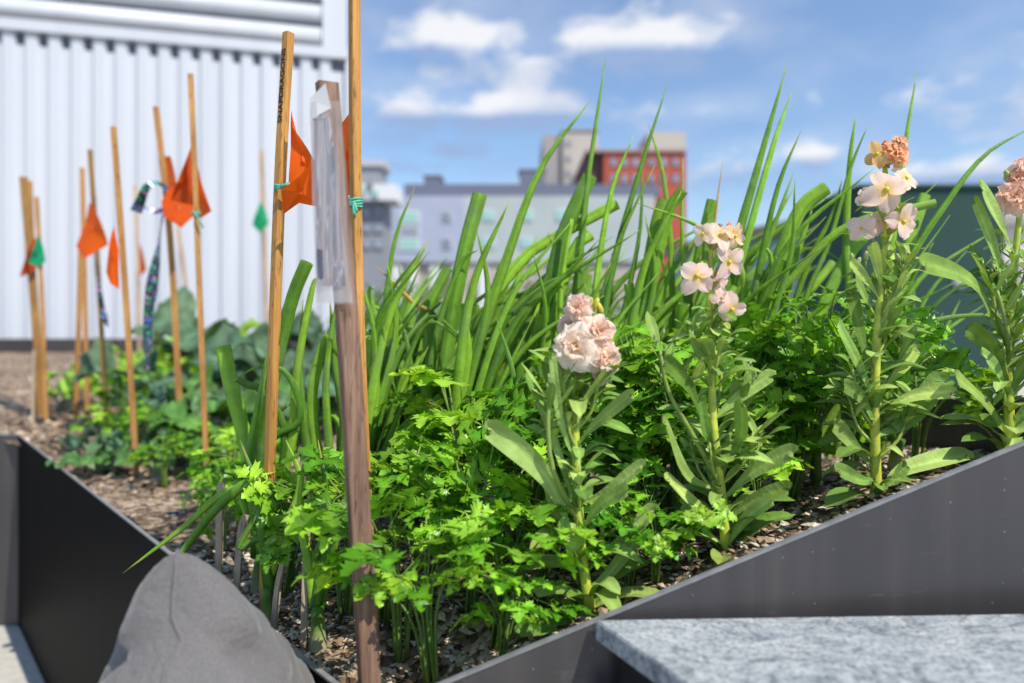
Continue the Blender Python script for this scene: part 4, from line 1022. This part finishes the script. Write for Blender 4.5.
def bud(root, p, d, r, c):
    mb = MB(); p = V(p); d = V(d).normalized(); mb.ball(p, r, c, 8, 6, (.62, .62, 1.35), d)
    mb.tube([p-d*r*3.2, p-d*r*.9], [r*.2, r*.25], (.25, .33, .1), n=5); mb.build('bud', M['stem'], root)
def stock(stem_px, d, label, leaves, flowers, buds, seed, nrand=48, shoots=(), w0=.0062):
    g = random.Random(seed); sp = [P(x, y, d) for x, y in stem_px]
    x0 = sp[0].x; sp[0].z = soil_z(x0, d)-.01
    root = empty('stock_plant', sp[0], label, 'flowering plant', None); ps = spline(sp, 26); n = len(ps); mb = MB()
    mb.tube(ps, [w0*(1-.62*i/(n-1)) for i in range(n)], [jit(mixc((.56, .60, .07), (.36, .48, .07), i/(n-1)), .16, g) for i in range(n)], n=9)
    auto = []
    for k in range(9):
        t = g.uniform(.12, .62); p = ps[int(t*(n-1))]; an = g.uniform(0, 6.28); ln = g.uniform(.035, .075)*(1.1-.5*t)
        h = V((math.cos(an), math.sin(an)*.7, 0)); e = p+h*ln*.6+V((0, 0, ln)); auto.append((p, p+h*ln*.4+V((0, 0, ln*.4)), e))
        mb.tube(spline(auto[-1], 7), [.0022-.0009*i/6 for i in range(7)], (.34, .45, .09), n=6)
    for sh in shoots:
        q = spline([P(x, y, d+o_) for x, y, o_ in sh], 10); mb.tube(q, [.0032-.0014*i/9 for i in range(10)], (.26, .36, .08), n=7)
    mb.build('stem', M['stem'], root)
    mb = MB()
    for lf in leaves:
        o_ = g.uniform(-.05, .015); pts = lf[0]
        q = [P(x, y, d+o_*i/(len(pts)-1)-.002) for i, (x, y) in enumerate(pts)]; e = q[-1]-q[-2]; q.append(q[-1]+e*.10+V((0, -.002, -e.length*.06)))
        blade(mb, q, lf[1]*.64/F*d, jit(mixc(SC0, SC1, g.random()), .2, g), g, wave=.2, fold=g.uniform(.1, .5), nrm=(g.gauss(0, .35), -1, g.uniform(.3, .9)))
    for k in range(nrand):
        t = min(.8, max(.03, g.random()**1.15*.76)); p = ps[int(t*(n-1))]; an = g.uniform(0, 6.28); ln = g.uniform(.04, .088)*(1-.5*t)
        h = V((math.cos(an), math.sin(an)*.8, 0)); rise = g.uniform(.3, 1.1)
        q = [p, p+h*ln*.45+V((0, 0, ln*.45*rise)), p+h*ln*.95+V((0, 0, ln*(.6*rise-.15+g.uniform(-.2, .15))))]
        blade(mb, q, ln*g.uniform(.24, .36), jit(mixc(SC0, SC1, g.random()), .15, g), g, fold=g.uniform(.1, .4), rows=9, ncol=4, nrm=(-h.x*.5, -h.y*.5-.2, 1))
    for (p, pm, e) in auto:
        for k in range(7):
            an = k*2.4+g.uniform(-.5, .5); ln = g.uniform(.018, .042); h = V((math.cos(an), math.sin(an), 0)); b0 = pm.lerp(e, k/6)
            blade(mb, [b0, b0+h*ln*.5+V((0, 0, ln*.45)), b0+h*ln*.95+V((0, 0, ln*g.uniform(.4, .85)))], ln*g.uniform(.26, .38), jit(mixc(SC0, SC1, g.random()), .15, g), g, rows=9, ncol=4, nrm=(-h.x*.6, -h.y*.6-.3, .8))
    for sh in shoots:
        q = [P(x, y, d+o_) for x, y, o_ in sh]; e = q[-1]
        for k in range(7):
            an = k*2.4; ln = g.uniform(.022, .045); h = V((math.cos(an), math.sin(an), 0)); b0 = q[-2].lerp(e, k/6)
            blade(mb, [b0, b0+h*ln*.4+V((0, 0, ln*.5)), b0+h*ln*.7+V((0, 0, ln*.95))], ln*.28, jit(mixc(SC0, SC1, g.random()), .12, g), g, rows=8, ncol=4, nrm=(-h.x*.6, -h.y*.6-.3, .7))
        for k in range(4): bud(root, e+V((g.uniform(-.006, .006), g.uniform(-.006, .006), .004+.005*k)), (g.gauss(0, .4), g.gauss(0, .4), 1), .0026, (.30, .38, .16))
    mb.build('foliage', M['stock'], root)
    for fl in flowers:
        kind, px, py, r, fx, fz, ci, cj = fl[:8]; dd = d+(fl[8] if len(fl) > 8 else -.01); c = P(px, py, dd); rr = r*(.9 if kind == 'D' else .88)/F*d
        near = min(ps, key=lambda q: (q-(c-V((0, 0, rr*.9)))).length); fc = V((fx, -1, fz))
        o = (double_flower if kind == 'D' else single_flower)(root, c, fc, rr, g, ci, cj)
        calyx(o, c-fc.normalized()*rr*.12, near, rr)
    for (px, py, r, c) in buds: bud(root, P(px, py, d-.004), (g.gauss(0, .3), -.2, 1), r/F*d, c)
    return root
stock([(592, 612), (583, 560), (577, 480), (576, 400), (584, 330), (594, 305)], .74, 'stock plant with full double cream blossoms, nearest the granite top',
      [([(570, 530), (545, 475), (494, 430)], 36), ([(577, 436), (584, 400), (611, 366)], 24), ([(580, 440), (600, 420), (630, 395)], 20), ([(577, 505), (608, 492), (640, 466)], 20), ([(586, 560), (620, 545), (650, 512)], 26), ([(586, 590), (608, 575), (636, 540)], 20),
       ([(579, 520), (558, 450), (537, 390)], 16), ([(590, 600), (560, 588), (536, 590)], 22), ([(590, 606), (570, 622), (522, 629)], 22), ([(583, 560), (560, 520), (548, 480)], 20), ([(586, 580), (570, 545), (562, 520)], 20), ([(578, 470), (560, 420), (552, 360)], 14), ([(582, 530), (600, 505), (625, 490)], 22)],
      [('D', 575, 346, 25, -.25, .35, PEACH, (.97, .92, .84), -.03), ('D', 578, 308, 16, -.5, .3, PEACH, (.96, .82, .76)), ('D', 599, 331, 19, .4, .2, PEACH, CREAM, -.02), ('D', 606, 358, 19, .5, .1, PEACH, (.96, .82, .74), -.02), ('D', 603, 376, 11, .4, -.3, CREAM, (.95, .78, .74), -.01), ('D', 570, 324, 15, -.4, .6, CREAM, (.95, .80, .76), .01)],
      [(596, 304, 5, (.60, .55, .08)), (600, 308, 5, (.66, .55, .08)), (591, 302, 4, (.50, .50, .10))], 41, 52, shoots=[((577, 520, 0), (553, 470, -.02), (548, 420, -.03), (552, 395, -.03))])
stock([(727, 556), (722, 500), (713, 420), (712, 350), (709, 290), (712, 240)], .775, 'stock plant with loose single pink blossoms, second flower from the left',
      [([(716, 490), (685, 475), (664, 425)], 26), ([(706, 430), (690, 390), (666, 362)], 24), ([(722, 520), (696, 506), (668, 480)], 22), ([(722, 500), (756, 470), (790, 452)], 26), ([(724, 520), (755, 500), (786, 488)], 24), ([(713, 420), (735, 400), (768, 376)], 22),
       ([(725, 545), (700, 530), (684, 505)], 24), ([(726, 548), (745, 520), (770, 500)], 20), ([(714, 440), (730, 415), (738, 380)], 18), ([(712, 380), (700, 360), (690, 335)], 14), ([(716, 460), (705, 430), (700, 400)], 20), ([(718, 470), (740, 440), (742, 405)], 22)],
      [('S', 697, 276, 21, -.3, .25, YEL, PINK, -.02), ('S', 729, 262, 19, .4, -.1, YEL, PINK), ('S', 720, 236, 18, .1, .7, YEL, CREAM), ('S', 735, 236, 15, .7, .1, YEL, PEACH), ('S', 732, 309, 18, .2, -.4, YEL, PINK, -.02), ('S', 703, 234, 14, -.7, .2, YEL, CREAM), ('S', 718, 282, 14, .2, -.3, PINK, PINK, .01), ('S', 722, 298, 13, -.2, .4, PINK, PINK)],
      [(728, 228, 5, (.70, .22, .16)), (722, 252, 4, (.42, .46, .10)), (700, 265, 4, (.44, .44, .14))], 42, 58, shoots=[((718, 480, 0), (690, 430, -.01), (668, 390, -.02), (660, 350, -.02)), ((716, 470, 0), (735, 420, .01), (752, 380, 0))])
stock([(877, 500), (875, 430), (877, 340), (884, 250), (886, 190), (884, 155)], .80, 'stock plant with an open star blossom before the dark green enclosure',
      [([(880, 492), (905, 470), (962, 456)], 30), ([(877, 436), (908, 420), (938, 382)], 34), ([(876, 470), (852, 445), (835, 425)], 24), ([(877, 345), (888, 305), (899, 272)], 26), ([(876, 405), (856, 360), (838, 326)], 22), ([(878, 415), (912, 396), (948, 392)], 22),
       ([(876, 380), (862, 340), (852, 296)], 20), ([(877, 430), (862, 400), (845, 385)], 22), ([(878, 480), (860, 480), (838, 470)], 22), ([(879, 492), (895, 480), (905, 465)], 18), ([(880, 300), (862, 275), (850, 262)], 18), ([(882, 290), (878, 270), (872, 245)], 16), ([(877, 390), (900, 370), (915, 350)], 20), ([(878, 320), (866, 300), (856, 280)], 16)],
      [('S', 886, 190, 25, .0, .15, YEL, (.94, .72, .66), -.03), ('S', 906, 178, 17, .6, .2, YEL, CREAM), ('S', 866, 196, 14, -.7, -.1, YEL, CREAM), ('S', 862, 228, 16, -.6, .1, PINK, PINK), ('S', 903, 222, 20, .4, -.1, YEL, PINK, -.015), ('S', 878, 222, 13, -.1, .4, PINK, PINK, .0),
       ('D', 897, 153, 16, .5, .4, PEACH, (.93, .60, .38)), ('S', 877, 154, 15, -.5, .3, YEL, (.82, .52, .22)), ('D', 900, 142, 9, .2, .8, PEACH, PEACH)],
      [(884, 148, 6, (.55, .12, .05)), (888, 152, 5, (.30, .34, .06)), (858, 262, 4, (.40, .46, .16)), (866, 256, 4, (.40, .46, .16)), (898, 258, 4, (.42, .48, .2)), (905, 252, 4, (.42, .48, .2)), (852, 258, 4, (.4, .46, .18))], 43, 54,
      shoots=[((878, 330, 0), (892, 300, -.01), (905, 275, -.01)), ((877, 400, 0), (895, 370, .0), (905, 345, .01))])
stock([(1010, 445), (1009, 380), (1012, 300), (1018, 230), (1023, 190)], .82, 'stock plant with dense peach blossoms at the right edge',
      [([(1001, 340), (975, 285), (927, 264)], 32), ([(1010, 400), (992, 350), (969, 328)], 26), ([(1009, 395), (1025, 360), (1047, 345)], 40), ([(1010, 440), (987, 405), (959, 380)], 30), ([(1007, 300), (992, 245), (975, 203)], 18), ([(1015, 255), (999, 225), (981, 188)], 26),
       ([(1010, 420), (997, 375), (982, 355)], 24), ([(1011, 330), (1002, 290), (997, 262)], 18), ([(1013, 330), (1027, 300), (1037, 290)], 24), ([(1010, 430), (1027, 410), (1052, 400)], 26), ([(1010, 440), (997, 425), (982, 420)], 20), ([(1011, 350), (1019, 325), (1029, 315)], 20)],
      [('D', 1015, 197, 18, -.4, .2, PEACH, (.92, .68, .56), -.02), ('D', 1028, 168, 16, .0, .4, PEACH, PINK), ('D', 1033, 195, 17, .4, .0, PEACH, (.92, .66, .54)), ('D', 1017, 178, 11, -.5, .3, PEACH, (.9, .6, .48))],
      [(1008, 176, 5, (.42, .48, .12)), (1013, 174, 5, (.45, .5, .12)), (1003, 238, 4, (.4, .46, .2)), (997, 215, 5, (.38, .45, .2)), (994, 208, 4, (.38, .45, .2))], 44, 50, shoots=[((1010, 350, 0), (995, 310, -.01), (991, 275, -.01)), ((1010, 370, 0), (1007, 330, -.02), (997, 290, -.02))])

# ------------------------------------------------------------------ kale, cabbage and small greens behind
KG = 'leafy greens in the far left of the bed'
def kale(base, nlf, ln, wd_, c, label, seed, group=KG, up=.5, name='kale_plant'):
    ln *= .74 if base[1] < 2.15 else .95
    g = random.Random(seed); root = empty(name, base, label, 'leafy green', group); base = V(base); mb, ms_ = MB(), MB()
    for k in range(nlf):
        an = k*2.4+g.uniform(-.3, .3); h = V((math.cos(an), math.sin(an), 0)); l = ln*g.uniform(.7, 1.15); r = up*g.uniform(.6, 1.3)
        p1 = base+h*l*.35+V((0, 0, l*.55*r+.02)); ms_.tube(spline([base, base+h*l*.15+V((0, 0, l*.4*r)), p1], 5), [.006, .005, .0045, .004, .003], (.3, .4, .25), n=5)
        blade(mb, [p1, p1+h*l*.35+V((0, 0, l*.3*r)), p1+h*l*.75+V((0, 0, l*(.35*r-.15)))], l*wd_*g.uniform(.85, 1.15), jit(c, .2, g), g, fold=g.uniform(0, .3), ncol=8, rows=22, rag=.5, nrm=(-h.x*.3, -h.y*.3-.35, 1), prof=lambda u: max(.12, math.sin(math.pi*(u*.88+.08))**.6), wave=.5, c_mid=tuple(min(1, q*1.7) for q in c))
    ms_.build('stem', M['stem'], root); mb.build('foliage', M['kale'], root)
    return root
KC, KY, KD = (.10, .185, .105), (.26, .46, .05), (.10, .19, .08)
def kale_at(px, py_base, d, nlf, ln, wd_, c, label, seed, **kw):
    x = (px-CX)/F*d; return kale((x, d, soil_z(x, d)), nlf, ln, wd_, c, label, seed, **kw)
kale_at(238, 0, 3.0, 9, .36, .72, KC, 'large blue green cabbage right of the tall cane, before the white wall', 51, up=.75)
kale_at(160, 0, 2.6, 10, .24, .75, KC, 'blue green cabbage below the hanging ribbon', 52, up=.6)
kale_at(295, 0, 2.5, 10, .34, .5, KC, 'blue green kale behind the lettered stake', 53, up=.75)
kale_at(178, 0, 1.95, 16, .15, .45, KC, 'grey green curly kale at the ribbon cane foot', 54, up=.6)
kale_at(128, 0, 1.9, 16, .14, .42, KD, 'dark curly kale near the left rim', 55, up=.45)
kale_at(85, 0, 2.12, 3, .13, .95, KC, 'young cabbage with one broad pale leaf by the left rim', 56, up=.15)
kale_at(165, 0, 3.5, 14, .30, .35, KY, 'bright lettuce plant far back under the ribbon', 57, up=.8, name='lettuce_plant')
kale_at(110, 0, 3.0, 14, .22, .35, KY, 'bright lettuce plant behind the large orange flag canes', 58, up=.7, name='lettuce_plant')
kale_at(210, 0, 3.8, 14, .32, .35, KY, 'bright lettuce plant just below the white wall at the tall cane', 59, up=.8, name='lettuce_plant')
kale_at(60, 0, 3.0, 8, .10, .4, KY, 'tiny lettuce seedling on bare soil right of the leftmost stakes', 60, up=.6, name='lettuce_plant')
kale_at(370, 0, 2.3, 11, .40, .45, KC, 'blue green kale behind the tall thin stake', 61, up=.7)
kale_at(440, 0, 2.2, 11, .36, .45, KC, 'blue green kale glimpsed through the onions left of the first flower', 62, up=.7)
kale_at(540, 0, 2.0, 11, .32, .45, KC, 'blue green kale glimpsed through the onions above the first flower', 63, up=.7)
kale_at(160, 0, 1.72, 16, .11, .42, (.085, .19, .045), 'small mid green kale beside the cane nearest the rim', 65, up=.6)
kale_at(230, 0, 1.8, 14, .17, .38, (.10, .24, .04), 'fresh green kale behind the dark onion stump', 66, up=.7)
kale_at(200, 0, 2.25, 11, .24, .6, KC, 'grey green cabbage between the ribbon cane and the tall cane', 68, up=.7)
kale_at(275, 0, 2.0, 10, .28, .5, KD, 'dark green kale close behind the lettered stake', 70, up=.7)
kale_at(222, 0, 2.0, 11, .28, .5, (.10, .24, .05), 'fresh green kale right of the tall cane foot', 72, up=.8)
kale_at(98, 0, 1.78, 14, .13, .42, (.08, .19, .05), 'small green kale leaning over the left rim', 73, up=.4)
kale_at(640, 0, 2.0, 10, .30, .45, KD, 'dark kale deep behind the onions right of the first flower', 67, up=.6)

# ------------------------------------------------------------------ granite table
TZ = .680; q0 = V((.0752, .6405)); ed = V((.435, -.90)).normalized()
tpoly = [(q0.x, q0.y), (q0.x+ed.x*.52, q0.y+ed.y*.52), (.80, q0.y+ed.y*.52-.02), (.80, q0.y+(.80-q0.x)*.035)]
gt_ = empty('granite_table', (tpoly[0][0], tpoly[0][1], 0), 'speckled grey granite counter top on a black base beside the planter', 'table')
import bmesh
def slab(poly_, z0, z1, bev, mat, name, parent):
    mb = MB(); mb.prism(poly_, z0, z1); o = mb.build(name, mat, parent, smooth=False)
    bm = bmesh.new(); bm.from_mesh(o.data); bmesh.ops.recalc_face_normals(bm, faces=bm.faces)
    bmesh.ops.bevel(bm, geom=bm.edges[:], offset=bev, segments=2, affect='EDGES'); bm.to_mesh(o.data); bm.free(); return o
slab(tpoly, TZ-.0185, TZ, .0012, M['granite'], 'table_top', gt_)
cx_ = sum(p[0] for p in tpoly)/4; cy_ = sum(p[1] for p in tpoly)/4
ins_ = [((p[0]-cx_)*.955+cx_, (p[1]-cy_)*.955+cy_) for p in tpoly]
slab(ins_, .02, TZ-.020, .003, M['black'], 'base', gt_)
slab([(ins_[0][0]-.018, ins_[0][1]-.006), (ins_[0][0]-.001, ins_[0][1]-.020), (ins_[0][0]+.004, ins_[0][1]-.010), (ins_[0][0]-.012, ins_[0][1]+.004)], .02, TZ-.058, .003, M['black'], 'bracket', gt_)

# ------------------------------------------------------------------ sofa and cushion
sf = empty('outdoor_sofa', (-.7, .75, 0), 'low dark outdoor seat with navy woven pad beside the planter', 'sofa')
wdir = V((B[0]-A[0], B[1]-A[1], 0)).normalized(); wout = V((-wdir.y, wdir.x, 0)); 
if wout.x > 0: wout = -wout
s0 = P(74, 678, 1.28); s0 = V((s0.x, s0.y, 0))
def sofa_box(t0, t1, o0, o1, z0, z1, bev, mat, name):
    p = [s0+wdir*t0+wout*o0, s0+wdir*t1+wout*o0, s0+wdir*t1+wout*o1, s0+wdir*t0+wout*o1]
    return slab([(q.x, q.y) for q in p], z0, z1, bev, mat, name, sf)
sofa_box(-1.25, 0, .0, .62, .17, .302, .025, M['navy'], 'seat_pad'); sofa_box(-1.27, .02, -.01, .63, .10, .165, .006, M['black'], 'frame')
for t in (-1.24, -.05):
    for o_ in (.02, .56): sofa_box(t, t+.04, o_, o_+.04, .0, .098, .003, M['black'], 'leg')

cu = empty('grey_cushion', P(180, 690, .62), 'grey canvas cushion standing on edge in the near left corner', 'cushion')
apex = P(178, 551, .60); SZ = .345; TH = .096
hb = V((-.05, 1, 0)).normalized()          # the cushion stands on one corner: one edge runs back and down, one forward and down
dirb = (hb*.72+V((0, 0, -.69))).normalized(); dn = (V((.10, 0, 0))-hb*.66+V((0, 0, -.75))).normalized(); nrmc = dirb.cross(dn).normalized(); 
mb = MB(); n = 40
def cush(u, v, s):
    a, b_ = u*2-1, v*2-1
    h = (max(0, (1-a*a))**.5*max(0, (1-b_*b_))**.5)**.62
    pinch = .022*((1-b_*b_)*abs(a)**6*(-1 if a > 0 else 1)); pinch2 = .022*((1-a*a)*abs(b_)**6*(-1 if b_ > 0 else 1))
    p = apex+dirb*(u*SZ+pinch)+dn*(v*SZ+pinch2)
    wr = .009*mnoise.noise(V((u*10, v*10, s*3)))*h+.013*mnoise.noise(V((u*4+7, v*4, s*2)))*h+.005*abs(mnoise.noise(V((u*22, v*7, s*5))))*h
    crease = -.022*math.exp(-((v-.20-.2*u)/.035)**2)*math.exp(-((u-.10)/.12)**2)
    return p+nrmc*s*(TH*h+wr+crease)
for s in (1, -1):
    gr = [[mb.vert(cush((i/n)**1.5, (j/n)**1.35, s)) for j in range(n+1)] for i in range(n+1)]
    for i in range(n):
        for j in range(n):
            f = (gr[i][j], gr[i+1][j], gr[i+1][j+1], gr[i][j+1]); mb.face(*(f if s > 0 else f[::-1]))
o = mb.build('cover', M['canvas'], cu)
bm = bmesh.new(); bm.from_mesh(o.data); bmesh.ops.remove_doubles(bm, verts=bm.verts[:], dist=.0004); bmesh.ops.recalc_face_normals(bm, faces=bm.faces[:]); bm.to_mesh(o.data); bm.free()
mb = MB(); seam = [cush(0, j/20, 1) for j in range(20, -1, -1)]+[cush(i/20, 0, 1) for i in range(1, 21)]
mb.tube(seam, [.0022]*len(seam), (.1, .1, .1), n=6); mb.build('seam', M['canvas'], o)

# ------------------------------------------------------------------ render look
scene.view_settings.view_transform = 'Standard'; scene.view_settings.look = 'None'; scene.view_settings.exposure = 0
scene.cycles.use_denoising = True
scene.cycles.max_bounces = 8; scene.cycles.transparent_max_bounces = 16
